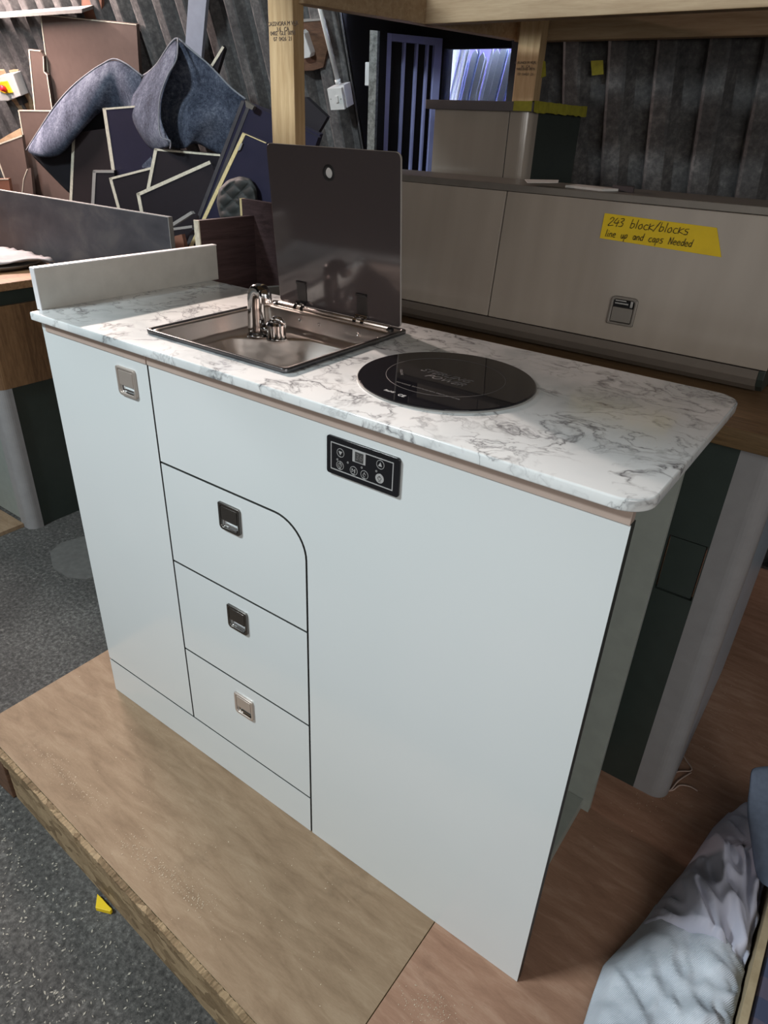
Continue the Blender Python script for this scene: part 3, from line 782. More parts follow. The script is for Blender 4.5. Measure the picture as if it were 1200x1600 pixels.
# cable on floor
p3 = [atz(px, py, .003) for px, py in ((1085, 1090), (1088, 1112), (1070, 1118), (1064, 1150), (1068, 1180), (1081, 1203), (1058, 1206), (1036, 1222), (1030, 1232), (1046, 1235), (1060, 1220), (1080, 1207))]
def smooth_path(p, n=5):
    out = []
    for i in range(len(p) - 1):
        a, b, c, d = p[max(i - 1, 0)], p[i], p[i + 1], p[min(i + 2, len(p) - 1)]
        for j in range(n):
            u = j / n
            out.append(.5 * ((2 * b) + (c - a) * u + (2 * a - 5 * b + 4 * c - d) * u * u + (3 * b - a - 3 * c + d) * u ** 3))
    out.append(p[-1]); return out
m_cable = plain('thin_tan_wire', (.50, .38, .32), .5)
cb = thing('wire', tuple(p3[5]), 'thin looped tan wire on the plywood beside the dark green unit', 'wire')
MB().tube(smooth_path(p3), .0016, 6).build('strand', m_cable, cb, 0, True)
p4 = [atz(px, py, .003) for px, py in ((1090, 1236), (1078, 1229), (1062, 1227), (1050, 1235), (1034, 1234), (1030, 1226), (1042, 1210), (1060, 1205))]
MB().tube(smooth_path(p4), .0016, 6).build('strand', m_cable, cb, 0, True)

# ================================================================== LOCKER WITH TAPE
LY, LKK = .650, -.10      # the face leans back at the top
def lk(px, py, off=0): return at(px, py, LY + off, LKK)
lo = thing('wall_locker', (.65, .74, .83), 'long taupe gloss locker lying on the brown worktop, yellow tape on its door', 'locker')
def lp_(x, z, off=0.0): return Vector((x, LY - LKK * (z - .9) + off, z))
zt, zb = 1.110, .877; LXL, LXR = .15, 1.083; GX = lk(778, 390).x
def face_panel(name, x0, x1, z0, z1, mat):
    return MB().poly([lp_(x0, z0), lp_(x1, z0), lp_(x1, z1), lp_(x0, z1)], (0, .014, 0)).build(name, mat, lo, .0012)
face_panel('door', LXL, GX - .0012, zb, zt, m_taupe)
ld = face_panel('door', GX + .0012, LXR, zb, zt, m_taupe)
MB().poly([lp_(LXL - .005, zt + .0008, -.002), lp_(LXR + .004, zt + .0008, -.002), lp_(LXR + .004, zt + .013, -.002), lp_(LXL - .005, zt + .013, -.002)], (0, .16, 0)).build('top_board', m_trimgrey, lo, .001)
# curved lower lip
m_lip = plain('taupe_lower_lip', (.17, .15, .13), .35)
prof = [(0, zb - .003), (.000, zb - .018), (.008, zb - .032), (.022, .834), (.035, .8305), (.05, .8305), (.05, zb - .003)]
vs = [Vector((LXL, LY + .002 + a, z)) for a, z in prof]
MB().poly(vs, (LXR - .012 - LXL, 0, 0)).build('lower_lip', m_lip, lo)
MB().box(LXL, LY + .045, .8285, LXR - .012, LY + .15, zt).build('carcass', m_trimgrey, lo)
MB().poly([Vector((LXR - .012, LY + .004 + a, z)) for a, z in prof[:4]] + [Vector((LXR - .012, LY + .15, .8285)), Vector((LXR - .012, LY + .16, zt)), lp_(LXR - .012, zt, .016), lp_(LXR - .012, zb, .016)], (.011, 0, 0)).build('end_panel', m_green, lo, .001)
hc = lk(973, 486)
lock(ld, hc.x, hc.z, hc.y - .001, [m_trimgrey, m_black, m_darkchrome], True, -.10)
# tape with handwriting
tp_c = [lk(945, 333, -.002), lk(1120, 356, -.002), lk(1127, 402, -.002), lk(937, 372, -.002)]
tape = MB().poly(tp_c, (0, .0012, 0)).build('tape_label', m_yellow, None)
tag(tape, 'strip of yellow tape with handwriting stuck on the right locker door', 'tape')
G = {'2': [[(.05, .75), (.25, 1), (.5, .95), (.55, .7), (.0, .0), (.75, .08)]], '4': [[(.35, 1), (.0, .4), (.75, .45)], [(.6, .75), (.5, -.05)]],
     '3': [[(.1, .95), (.5, 1), (.6, .8), (.25, .55), (.6, .4), (.5, .05), (.05, .02)]],
     'b': [[(.1, 1.05), (.05, 0)], [(.08, .5), (.45, .55), (.55, .25), (.3, 0), (.05, .05)]], 'l': [[(.15, 1.05), (.12, 0)]],
     'o': [[(.4, .6), (.1, .45), (.08, .1), (.35, 0), (.55, .25), (.4, .6)]], 'c': [[(.55, .55), (.2, .55), (.05, .2), (.3, 0), (.6, .05)]],
     'k': [[(.05, .75), (.02, 0)], [(.6, .65), (.05, .3), (.65, .05)]], '/': [[(.6, 1.1), (.0, -.1)]],
     's': [[(.55, .65), (.15, .6), (.15, .38), (.5, .28), (.45, 0), (.05, 0)]], 'i': [[(.1, .55), (.1, 0)], [(.12, .8), (.14, .85)]],
     'n': [[(.05, .55), (.05, 0)], [(.05, .4), (.35, .58), (.5, .4), (.5, 0)]], 'e': [[(.05, .3), (.5, .35), (.4, .58), (.1, .5), (.05, .15), (.3, 0), (.55, .08)]],
     'u': [[(.05, .55), (.1, .08), (.35, .02), (.5, .55)], [(.5, .55), (.52, 0)]], 'p': [[(.08, .55), (.05, -.45)], [(.06, .5), (.4, .6), (.5, .3), (.3, .05), (.08, .1)]],
     'a': [[(.5, .5), (.2, .58), (.05, .25), (.25, 0), (.48, .2), (.5, .55), (.55, 0)]], 'd': [[(.5, .5), (.2, .55), (.05, .25), (.25, 0), (.5, .15)], [(.6, 1.05), (.52, 0)]],
     'N': [[(.05, 0), (.1, .95)], [(.1, .95), (.6, .05)], [(.6, .05), (.7, 1.0)]], ' ': []}
def handwriting(s, org, ux, uz, wch, hch, thick, nv):
    mb = MB(); x = 0.0
    for ch in s:
        for stroke in G[ch]:
            pp = smooth_path([Vector((a, b, 0)) for a, b in stroke], 4) if len(stroke) > 2 else [Vector((a, b, 0)) for a, b in stroke]
            q = [org + ux * ((x + p.x) * wch) + uz * (p.y * hch) + ux * (p.y * hch * .10) for p in pp]
            for a, b in zip(q[:-1], q[1:]):
                d = (b - a)
                if d.length < 1e-6: continue
                d.normalize(); sd = d.cross(nv).normalized() * thick / 2; e = d * thick * .3
                mb.add([a - sd - e, b - sd + e, b + sd + e, a + sd - e], [(0, 1, 2, 3)])
        x += .42 if ch in 'li' else (.75 if ch != ' ' else 1.0)
        if ch == 'N': x += .15
    return mb
ux = (tp_c[1] - tp_c[0]).normalized(); nv = Vector((0, -1, .10)).normalized(); uz = nv.cross(ux).normalized() * -1
if uz.z < 0: uz = -uz
def wr(s, a, b, wch, hch, th):
    org = lk(a[0], a[1], -.0035); end = lk(b[0], b[1], -.0035); u = (end - org).normalized()
    total = sum((.42 if c in 'li' else (.75 if c != ' ' else 1.0)) + (.15 if c == 'N' else 0) for c in s)
    handwriting(s, org, u, uz, (end - org).length / total, hch, th, nv).build('handwriting', m_marker, tape)
wr('243 block/blocks', (950, 352), (1076, 367), 0, .0135, .0011)
wr('line up and caps Needed', (945, 369), (1081, 386), 0, .0112, .0011)
# papers and clutter on top of the locker
pz = zt + .0135
tag(MB().poly([at(820, 281, LY + .05), at(873, 282, LY + .06), at(872, 286, LY + .03), at(824, 286, LY + .02)], (0, 0, .001)).build('card_strip', m_paper), 'narrow white card lying on the locker below the small cabinet', 'card')
bxx = at(900, 293, LY + .06)
MB_ = MB().poly([(at(880, 290, LY + .04).x, LY + .05, pz), (at(945, 290, LY + .04).x, LY + .03, pz), (at(958, 292, LY + .04).x, LY + .07, pz), (at(884, 290, LY + .04).x, LY + .1, pz)], (0, 0, .004))
tag(MB_.build('paper_stack', m_paper), 'small stack of white paper lying on top of the locker', 'paper')
MB_ = MB().poly([(at(945, 290, LY + .04).x, LY + .08, pz), (at(985, 292, LY + .04).x, LY + .06, pz), (at(975, 290, LY + .04).x, LY + .1, pz)], (0, 0, .009))
tag(MB_.build('dark_rag', m_blackply), 'small dark scrap beside the white paper on the locker', 'scrap')

# ================================================================== SMALL UPPER CABINET
uy = .88
sc_ = thing('small_cabinet', (.35, 1.0, .828), 'small taupe gloss cabinet with dark top standing behind the long locker', 'cabinet')
ul = at(680, 172, uy).x; ur = at(797, 177, uy).x; uc = at(815, 176, uy).x; utop = at(797, 174, uy).z
plate('door', [rr(ul, .83, ur - .0012, utop, .001)], .014, front_mat(uy + .007), [m_taupe, m_edge], sc_, .0006)
mb = MB(); q = uc - .0
pts = [(ur + .0005, uy)] + [(q - .002 + .022 * math.cos(a), uy + .022 + .022 * math.sin(a)) for a in [-PI / 2 + PI / 2 * i / 8 for i in range(9)]] + [(q + .020, uy + .04), (ur + .0005, uy + .04)]
mb.poly([(x, y, .828) for x, y in pts], (0, 0, utop - .828)).build('corner_post', m_taupe, sc_)
MB().box(q + .006, uy + .04, .828, q + .020, uy + .275, utop).build('side_panel', m_green, sc_, .001)
MB().box(ul, uy + .014, .828, ul + .014, uy + .275, utop).build('side_panel', m_taupe, sc_)
MB().box(ul + .014, uy + .261, .828, q + .006, uy + .275, utop).build('back_panel', m_inner, sc_)
tl = at(665, 158, uy - .012).x
topz = at(740, 160, uy - .012).z
plate('top_board', [rr(tl, uy - .012, q + .028, uy + .285, (.002, .008, .002, .002))], .018, flat_mat(utop + .009), [m_slab], sc_, .001)
# yellow tape along its right edge
x1 = q + .028; x0 = x1 - .022; z1 = utop + .018; rnd = random.Random(9)
mb = MB(); n = 18
vs = []
for i in range(n + 1):
    y = uy - .004 + (.285) * i / n; 
    vs += [Vector((x0 + rnd.uniform(-.004, .004), y, z1 + .0012)), Vector((x1 + .001, y, z1 + .0016 + rnd.uniform(0, .0015))), Vector((x1 + .0015 + rnd.uniform(0, .002), y, z1 - .0185 + rnd.uniform(-.0015, .0015)))]
fs = []
for i in range(n):
    k = 3 * i; fs += [(k, k + 1, k + 4, k + 3), (k + 1, k + 2, k + 5, k + 4)]
o = mb.add(vs, fs).build('edge_tape', m_yelgreen, None); so = o.modifiers.new('s', 'SOLIDIFY'); so.thickness = .0006
tag(o, 'crumpled yellow tape along the right edge of the small cabinet top', 'tape')
mb = MB().box(x0 - .02, uy - .0135, z1 - .017, x1, uy - .0125, z1 + .001); tag(mb.build('corner_tape', m_yelgreen), 'short yellow tape wrapped on the front corner of the small cabinet top', 'tape')

# ================================================================== TIMBER RACK
rk = thing('timber_rack', (.5, .9, 0), 'pine timber rack standing over the base unit, posts and beams', 'rack')
AY = .635
ax0, ax1 = at(425, 200, AY).x, at(461, 200, AY).x
MB().box(ax0, AY, .8272, ax1, AY + .034, 1.62).build('post', m_pine, rk, .0015)
BY = 1.29
bx0_, bx1_ = at(805, 110, BY).x, at(839, 110, BY).x
MB().box(bx0_, BY, 0, bx1_, BY + .038, 1.62).build('post', m_pine, rk, .0015)
def beam(a, b, w, h, name='beam', mat=m_pine_x):
    a = Vector(a); b = Vector(b); d = (b - a).normalized(); s = Vector((d.y, -d.x, 0)).normalized() * w
    return MB().poly([a, b, b + Vector((0, 0, h)), a + Vector((0, 0, h))], -s).build(name, mat, rk, .0015)
ZB = 1.421
pa = atz(474, 5, ZB); pb = atz(806, 62, ZB); dv = (pb - pa)
beam(pa, pb + dv * .02, .035, .085)
p1 = atz(657, 38, ZB); p2 = atz(1200, 11, ZB); dv = (p2 - p1)
beam(p1 + Vector((.002, 0, 0)), p2 + dv * .5, .036, .085)
p1 = atz(807, 66, ZB - .004); p2 = atz(1200, 59, ZB - .004); p1.y = p2.y = BY + .042
beam(p1, p2 + Vector((.5, 0, 0)), .036, .10)
# unseen boards added above the frame to shade worktop, locker and wall
DK = 1.62
DKY = -.62
for i in range(4):
    w_ = .28; y0 = DKY + i * w_
    MB().box(-.34 if i < 2 else -.10, y0, DK, 1.72, y0 + w_ - .004, DK + .018).build('shade_board', m_pine_x, rk)
MB().box(-.10, .80, DK, 1.72, 1.07, DK + .018).build('shade_board', m_pine_x, rk)
MB().box(ax0, DKY + .0, DK - .04, ax1, AY, DK).build('beam', m_pine, rk)
MB().box(1.75, DKY + .0, DK - .04, 1.80, 1.40, DK).build('beam', m_pine, rk)
MB().box(1.75, 1.28, 0, 1.80, 1.33, DK - .04).build('post', m_pine, rk)
MB().box(1.75, -.40, 0, 1.80, -.36, DK - .04).build('post', m_pine, rk)
# stamps
sm = lambda x, y, z: Matrix.Translation((x, y - .0006, z)) @ Matrix.Rotation(PI / 2, 4, 'X')
for ln, (py, s) in enumerate(((37, 'CASSNORA M VLJK'), (46, '3.6   CA'), (52, '0482  GLE  0095'), (61, '07  0426  21'))):
    c = at(442, py, AY); text('stamp', s, .0105, sm(c.x, AY, c.z), m_ink, rk, 0, .0002)
for py, s in ((98, 'C RUNDI M VLJK'), (104, '36   CA'), (108, '9482 0105 0076'), (116, '07  16427  21')):
    c = at(821, py, BY); text('stamp', s, .0082, sm(c.x, BY, c.z), m_ink, rk, 0, .0002)
c = atz(960, 9, ZB); text('stamp', 'CE', .02, sm(c.x + .3, atz(960, 9, ZB).y - .001, ZB + .017), m_ink, rk)
# yellow tape pieces
def wp(px, py, off=.04): return at(px, py, WC - WK * .9 - off, WK)
tag(MB().poly([wp(923, 95), wp(942, 94), wp(943, 116), wp(925, 118)], (0, .002, 0)).build('tape_scrap', m_yelgreen), 'small yellow tape scrap stuck on the dark corrugated wall', 'tape')
tag(MB().poly([at(842, 93, BY + .03), at(852, 96, BY + .03), at(853, 119, BY + .03), at(842, 123, BY + .03)], (0, .002, 0)).build('tape_scrap', m_yelgreen), 'small yellow tape scrap hanging off the right side of the rear post', 'tape')

# ================================================================== BLUE GRILLE DOOR in the recess
d0 = Vector((at(592, 50, 1.62).x, 1.62, HZ0 + .01)); d1 = Vector((at(692, 62, 1.835).x, 1.835, HZ0 + .01))
u = (d1 - d0).normalized(); L = (d1 - d0).length; nd = Vector((u.y, -u.x, 0)).normalized()
gd = thing('grille_door', tuple(d0), 'steel door with vertical bars, blue window light in its colour, standing open by the window', 'door')
ztop = at(592, 50, 1.62).z
def dbar(a, b, z0, z1, mat, name, th=.018, front=0.0):
    p = d0 + u * (a * L); q = d0 + u * (b * L); f = nd * front
    return MB().poly([Vector((p.x, p.y, z0)) + f, Vector((q.x, q.y, z0)) + f, Vector((q.x, q.y, z1)) + f, Vector((p.x, p.y, z1)) + f], -nd * th).build(name, mat, gd, .001)
dbar(.0, .20, HZ0 + .002, ztop, m_blue, 'stile'); dbar(.88, 1.0, HZ0 + .002, ztop, m_blue, 'stile')
dbar(.20, .88, ztop - .022, ztop, m_blue, 'top_rail')
for a in (.39, .585, .755): dbar(a, a + .035, HZ0 + .002, ztop - .022, m_blue, 'bar', .016)
dbar(.2, .88, HZ0 + .002, ztop - .022, m_black, 'backing_panel', .002, -.02)
g0 = at(578, 47, 1.425); g1 = at(590, 48, 1.425)
MB().poly([Vector((g0.x, 1.425, .83)), Vector((g1.x, 1.425, .83)), Vector((g1.x, 1.425, g1.z)), Vector((g0.x, 1.425, g0.z))], (0, .012, 0)).build('door_edge', m_galv, gd)
b0 = at(571, 97, 1.44); b1_ = at(580, 134, 1.44)
tag(MB().box(b0.x, 1.438, b1_.z, b1_.x, 1.468, b0.z).build('junction_box', m_whitepl, None, .002), 'narrow white box fixed at the left edge of the grille door', 'electrical box')

# ================================================================== LEFT UNIT
LXe = -1.133; LYf = .40
lu = thing('oak_base_unit', (-1.9, .6, FZ), 'base unit with oak stave side and grey rounded post at far left', 'cabinet')
mb = MB().box(LXe - .016, LYf + .05, .37, LXe, .79, .642); mb.build('stave_panel', m_wpanel, lu, .001)
MB().box(LXe - .03, LYf + .05, .642, LXe - .016, .79, .690).build('shadow_gap', m_green, lu)
MB().box(LXe - .022, LYf + .05, FZ, LXe - .010, .79, .37).build('side_panel', m_green, lu)
mb = MB(); pts = [(LXe - .066, LYf)] + [(LXe - .034 + .034 * math.cos(a), LYf + .034 + .034 * math.sin(a)) for a in [-PI / 2 + PI / 2 * i / 8 for i in range(9)]] + [(LXe, LYf + .05), (LXe - .066, LYf + .05)]
mb.poly([(x, y, FZ) for x, y in pts], (0, 0, .37 - FZ)).build('corner_post', m_post, lu)
MB().poly([(x, y, .3705) for x, y in pts], (0, 0, .690 - .3705)).build('corner_block', m_wpanel, lu)
MB().box(-2.6, LYf + .003, FZ + .03, LXe - .067, LYf + .017, .37).build('front_panel', m_greygreen, lu)
MB().box(-2.6, LYf + .003, .3705, LXe - .067, LYf + .017, .690).build('front_panel', m_wpanel, lu)
o = MB().box(-2.6, LYf - .19, FZ + .001, LXe - .05, LYf - .001, FZ + .016).build('ply_board', [m_ply])
tag(o, 'tan plywood board lying on the floor before the oak unit', 'board')
tag(MB().box(-2.6, LYf - .02, .690, LXe + .008, .79, .715).build('oak_worktop', m_wbutcher, None, .002), 'oak stave worktop of the far left unit', 'worktop')
SY = .80
s0 = at(262, 340, SY)
sl = thing('slate_upstand', (-1.2, SY, .715), 'long slate grey board standing along the back of the oak worktop', 'board')
MB().box(-2.6, SY, .716, s0.x, SY + .016, s0.z).build('board', m_slate, sl)
MB().box(s0.x, SY, .716, s0.x + .002, SY + .016, s0.z).build('edge_band', m_edgegrey, sl); MB().box(-2.6, SY, s0.z, s0.x + .002, SY + .016, s0.z + .002).build('edge_band', m_edgegrey, sl)
# round dish with folded cloth
dc = Vector((-1.46, .62, .715))
tag(MB().lathe([(.13, 0), (.17, .004), (.185, .014), (.185, .018), (.16, .016), (.0005, .014)], dc, 48).build('round_tray', m_trimgrey, None, 0, True), 'shallow grey round tray on the oak worktop', 'tray')
mb = MB(); nx_, ny_ = 16, 14; vs = []
for i in range(nx_ + 1):
    for j in range(ny_ + 1):
        X = -.17 + .33 * i / nx_; Y = -.11 + .24 * j / ny_
        z = .0225 + .010 * abs(math.sin(i * 1.1 + j * .3)) + .010 * (noise.noise((X * 14, Y * 14, 0)) + .6)
        vs.append((dc.x + X + .06 * (j / ny_) , dc.y + Y, dc.z + z))
fs = [(i * (ny_ + 1) + j, (i + 1) * (ny_ + 1) + j, (i + 1) * (ny_ + 1) + j + 1, i * (ny_ + 1) + j + 1) for i in range(nx_) for j in range(ny_)]
o = mb.add(vs, fs).build('folded_wrap', plain('white_wrap', (.30, .30, .31), .7), None, 0, True); so = o.modifiers.new('s', 'SOLIDIFY'); so.thickness = .004
tag(o, 'crumpled white wrapping lying on the grey round tray', 'wrapping')

# ================================================================== BOARDS BEHIND
def board(name, label, pts, y0, k, mat, th=.014, edges=(), emat=None, ew=4.2, cat='board', group='boards and offcuts leaning against the wall', yaw=0.0):
    """a leaning sheet: corners on the plane y=y0-k(z-.9); light cut edges along chosen sides as bands"""
    P = [at(px, py, y0, k) for px, py in pts]
    t_ = thing(name, tuple(Vector((P[0].x, P[0].y, min(p.z for p in P)))), label, cat, group)
    nrm = Vector((0, 1, k)).normalized()
    MB().poly(P, nrm * th).build('panel', mat, t_)
    cx_p = sum(p[0] for p in pts) / len(pts); cy_p = sum(p[1] for p in pts) / len(pts)
    for e in edges:
        i, w = e if isinstance(e, tuple) else (e, ew)
        a, b = pts[i], pts[(i + 1) % len(pts)]
        d = (b[0] - a[0], b[1] - a[1]); l = math.hypot(*d); n_ = (-d[1] / l, d[0] / l)
        if n_[0] * (cx_p - a[0]) + n_[1] * (cy_p - a[1]) < 0: n_ = (-n_[0], -n_[1])
        q = [a, b, (b[0] + n_[0] * w - d[0] / l * w * .0, b[1] + n_[1] * w), (a[0] + n_[0] * w, a[1] + n_[1] * w)]
        MB().poly([at(x, y, y0 - .0015, k) for x, y in q], nrm * .0014).build('edge_band', emat or m_edgelight, t_)
    return t_
board('taupe_sheet', 'largest brown taupe sheet leaning on the corrugated wall', [(62, 22), (213, 38), (223, 200), (235, 345), (105, 345)], 1.52, .25, m_taupe_m, edges=[(0, 1.5), (4, 1.5)])
board('notched_board', 'narrow brown board with a notched top left of the large taupe sheet', [(44, 77), (63, 79), (68, 88), (69, 112), (74, 117), (82, 172), (90, 260), (62, 260)], 1.49, .22, m_taupe_m, edges=[(0, 1.6), (7, 1.8), (4, 1.4), (3, 1.2), (2, 1.2)])
board('brown_sheet', 'brown sheet standing below the notched board, left of the felt', [(28, 172), (90, 173), (125, 345), (58, 345)], 1.44, .18, m_taupe_m, edges=[(0, 1.6), (3, 1.6)])
board('brown_offcut', 'brown board with rounded corner standing at the far left edge', [(-12, 228), (34, 211), (55, 345), (30, 345)], 1.40, .15, m_taupe_m, edges=[(0, 2.2), (3, 1.6)], emat=m_edgelight)
board('rounded_offcut', 'small brown offcut with curved left side before the brown sheet', [(42, 264), (48, 262), (56, 345), (34, 345), (34, 300), (36, 280)], 1.38, .15, m_taupe_m, edges=[(4, 1), (5, 1), (3, 1)])
board('cardboard_sheet', 'pale buff sheet end sticking out above the far left brown board', [(-12, 226), (10, 212), (32, 200), (34, 211), (-12, 232)], 1.43, .15, m_lightwood)
board('orange_board', 'small orange brown board at the left edge above the slate board', [(-20, 280), (13, 279), (22, 330), (-20, 330)], 1.34, .15, m_rust, edges=[(0, 1.6)])
board('pink_board', 'pinkish brown board standing behind the top of the taupe sheet', [(127, -40), (158, -40), (159, 60), (128, 60)], 1.56, .28, m_rust)
board('pale_blue_board', 'pale blue grey board leaning up behind the felt', [(297, -40), (328, -40), (322, 5), (312, 120), (286, 120)], 1.50, .27, m_bluewh)
board('slim_offcut', 'thin black offcut with pale edge poking up right of the felt', [(327, 105), (347, 72), (350, 78), (338, 118)], 1.30, .2, m_blackply, edges=[(0, 4)])
board('brown_black_sheet', 'upright brown black sheet under the felt with pale left edge', [(113, 208), (170, 200), (190, 345), (107, 345)], 1.22, .1, m_brownblk, edges=[(3, 4.2)])
board('navy_offcut', 'tall dark navy offcut under the felt peak, pale top and left edge', [(160, 169), (211, 165), (248, 240), (250, 345), (186, 345)], 1.18, .1, m_navy, edges=[(0, 3.0), (4, 5)])
board('small_black_offcut', 'small black offcut, pale corner, low beside the tall navy offcut', [(145, 266), (178, 266), (186, 345), (141, 345)], 1.155, .08, m_blackply, edges=[(0, 4), (3, 5)], emat=m_edgegrey)
board('black_offcut', 'black offcut with pale edges left of centre of the offcut stack', [(170, 278), (236, 261), (250, 350), (190, 350)], 1.13, .08, m_blackply, edges=[(0, 3.6), (3, 4.2)])
board('square_black_offcut', 'squarish black offcut with level pale top edge under the felt', [(241, 232), (344, 241), (345, 330), (222, 330)], 1.10, .08, m_blackply, edges=[(0, 3.2), (3, 5)])
board('front_black_offcut', 'foremost black offcut with long slanting pale top edge', [(213, 302), (327, 251), (352, 300), (330, 400), (232, 400)], 1.06, .06, m_blackply, edges=[(0, 5.5), (4, 5)])
for nm, lb, q in (('thin_lath', 'upper of two thin grey laths low in the offcut stack', [(263, 352), (298, 330), (301, 334), (263, 358)]), ('thin_lath', 'lower, level thin grey lath low in the offcut stack', [(263, 357), (300, 352), (300, 356), (263, 361)])):
    P = [at(x, y, .99) for x, y in q]; tag(MB().poly(P, (0, .012, 0)).build(nm, m_edgegrey), lb, 'lath')
board('red_offcut', 'small red brown offcut just right of the slate board end', [(262, 372), (284, 366), (292, 400), (262, 410)], .97, 0, m_rust)
board('navy_sheet', 'dark navy sheet leaning diagonally, its grey left edge running down', [(377, 157), (428, 176), (500, 210), (470, 300), (430, 420), (292, 420), (288, 390)], 1.02, .1, m_navy, edges=[(6, 5.5)], emat=m_slate)
board('second_navy_sheet', 'second dark navy sheet leaning just in front of the first', [(387, 161), (428, 180), (497, 215), (470, 300), (430, 420), (300, 420), (297, 390)], .995, .1, m_navy, edges=[(6, 5.5)], emat=m_slate)
board('rear_navy_sheet', 'black sheet corner showing right of the pine post', [(462, 150), (478, 152), (511, 183), (496, 209), (470, 260), (430, 260), (430, 160)], 1.06, .1, m_blackply, edges=[])
board('yellow_edged_sheet', 'navy sheet with long yellowish cut edge sloping down to the left', [(379, 207), (416, 223), (450, 300), (440, 420), (284, 420), (292, 392)], .93, .08, m_navy, edges=[(5, 5.5), (0, 1.4)], emat=m_edgeyel)
P = [at(x, y, .925, .08) for x, y in ((376, 224), (379, 224), (375, 234), (371, 236))]
tag(MB().poly(P, (0, .003, 0)).build('metal_clip', m_edgegrey), 'small metal clip near the top of the yellow edged sheet', 'clip')
P = [at(x, y, .97, .1) for x, y in ((383, 157), (397, 166), (394, 172), (384, 167))]
tag(MB().poly(P, (0, .01, 0)).build('corner_fitting', m_trimgrey), 'small pale fitting at the top corner of the navy sheets', 'fitting')
# quilted pad
pad = thing('quilted_pad', tuple(at(370, 335, .90)), 'dark quilted pad standing against the yellow edged navy sheet', 'pad')
out = [(338, 316), (342, 295), (356, 281), (375, 275), (392, 279), (402, 296), (404, 345), (348, 345), (343, 338)]
vs = []; ol = []
for i in range(len(out)):
    (xa, ya), (xb_, yb_) = out[i], out[(i + 1) % len(out)]
    for j in range(8): ol.append((xa + (xb_ - xa) * j / 8, ya + (yb_ - ya) * j / 8))
for _ in range(3): ol = [((ol[i - 1][0] + 2 * ol[i][0] + ol[(i + 1) % len(ol)][0]) / 4, (ol[i - 1][1] + 2 * ol[i][1] + ol[(i + 1) % len(ol)][1]) / 4) for i in range(len(ol))]
NR = 20; n = len(ol); cxp, cyp = 371, 310
for r_ in range(1, NR + 1):
    for (x_, y_) in ol:
        px = cxp + (x_ - cxp) * r_ / NR; py = cyp + (y_ - cyp) * r_ / NR
        h = (.006 + .008 * math.sqrt(abs(math.sin((px + py) / 13.0 * PI / 2) * math.sin((px - py) / 13.0 * PI / 2)))) * min(1, (NR - r_) / 3)
        vs.append(at(px, py, .905 - h))
vs.append(at(cxp, cyp, .897))
fs = [(r_ * n + j, r_ * n + (j + 1) % n, (r_ + 1) * n + (j + 1) % n, (r_ + 1) * n + j) for r_ in range(NR - 1) for j in range(n)] + [(len(vs) - 1, (j + 1) % n, j) for j in range(n)]
o = link('quilting', MB().add(vs, fs).mesh('pad'), pad, [m_quilt], 0, True); so = o.modifiers.new('s', 'SOLIDIFY'); so.thickness = .012; so.offset = -1

# wenge upstand of the rear unit and board behind it
xb = -.088
we = thing('wenge_upstand', (xb, .6, .827), 'dark wood grained board standing across behind the marble top', 'board')
MB().box(xb - .015, .452, .828, xb, .93, 1.009).build('board', m_wenge, we)
MB().box(xb - .0155, .449, .828, xb + .0005, .452, 1.0095).build('edge_band', m_edgelight, we)
a = at(375, 310, .62); b = at(432, 319, .62)
w2 = thing('wenge_offcut', (a.x, .62, .828), 'second dark wood board behind, pale left edge, against the glass lid', 'board')
MB().poly([Vector((a.x + .005, .62, .828)), Vector((b.x + .0, .62, .828)), Vector((b.x, .62, b.z)), Vector((a.x + .005, .62, a.z))], (0, .014, 0)).build('board', m_wenge, w2)
MB().poly([Vector((a.x - .002, .62, .828)), Vector((a.x + .005, .62, .828)), Vector((a.x + .005, .62, a.z)), Vector((a.x - .002, .62, a.z))], (0, .014, 0)).build('edge_band', m_edgeyel, w2)
a = at(406, 450, .52); b = at(440, 441, .62)
MBx = MB().poly([Vector((a.x, .52, .828)), Vector((b.x + .05, .62, .828)), Vector((b.x + .05, .62, b.z)), Vector((a.x, .52, a.z))], (-.01, .012, 0), 0)
o = MBx.build('grey_block', [m_edgegrey]); tag(o, 'grey edged block on the rear worktop, just behind the tap', 'block')

# felt: draped blanket, rows of points (px, py, depth) left to right
ft = thing('felt_blanket', tuple(at(200, 300, 1.15)), 'blue grey felt blanket draped over the leaning offcuts in two peaks', 'blanket')
def sheet(name, rows, mat, sub=2, th=.004, backmat=None):
    n = len(rows[0]); vs = [at(px, py, y) for row in rows for (px, py, y) in row]
    fs = [(r * n + c, (r + 1) * n + c, (r + 1) * n + c + 1, r * n + c + 1) for r in range(len(rows) - 1) for c in range(n - 1)]
    me = MB().add(vs, fs).mesh(name)
    o = link(name, me, ft, [mat] + ([backmat] if backmat else []), 0, True)
    s_ = o.modifiers.new('sub', 'SUBSURF'); s_.levels = sub; s_.render_levels = sub
    so = o.modifiers.new('s', 'SOLIDIFY'); so.thickness = th; so.offset = -1
    if backmat: so.material_offset = 1; so.material_offset_rim = 0
    return o
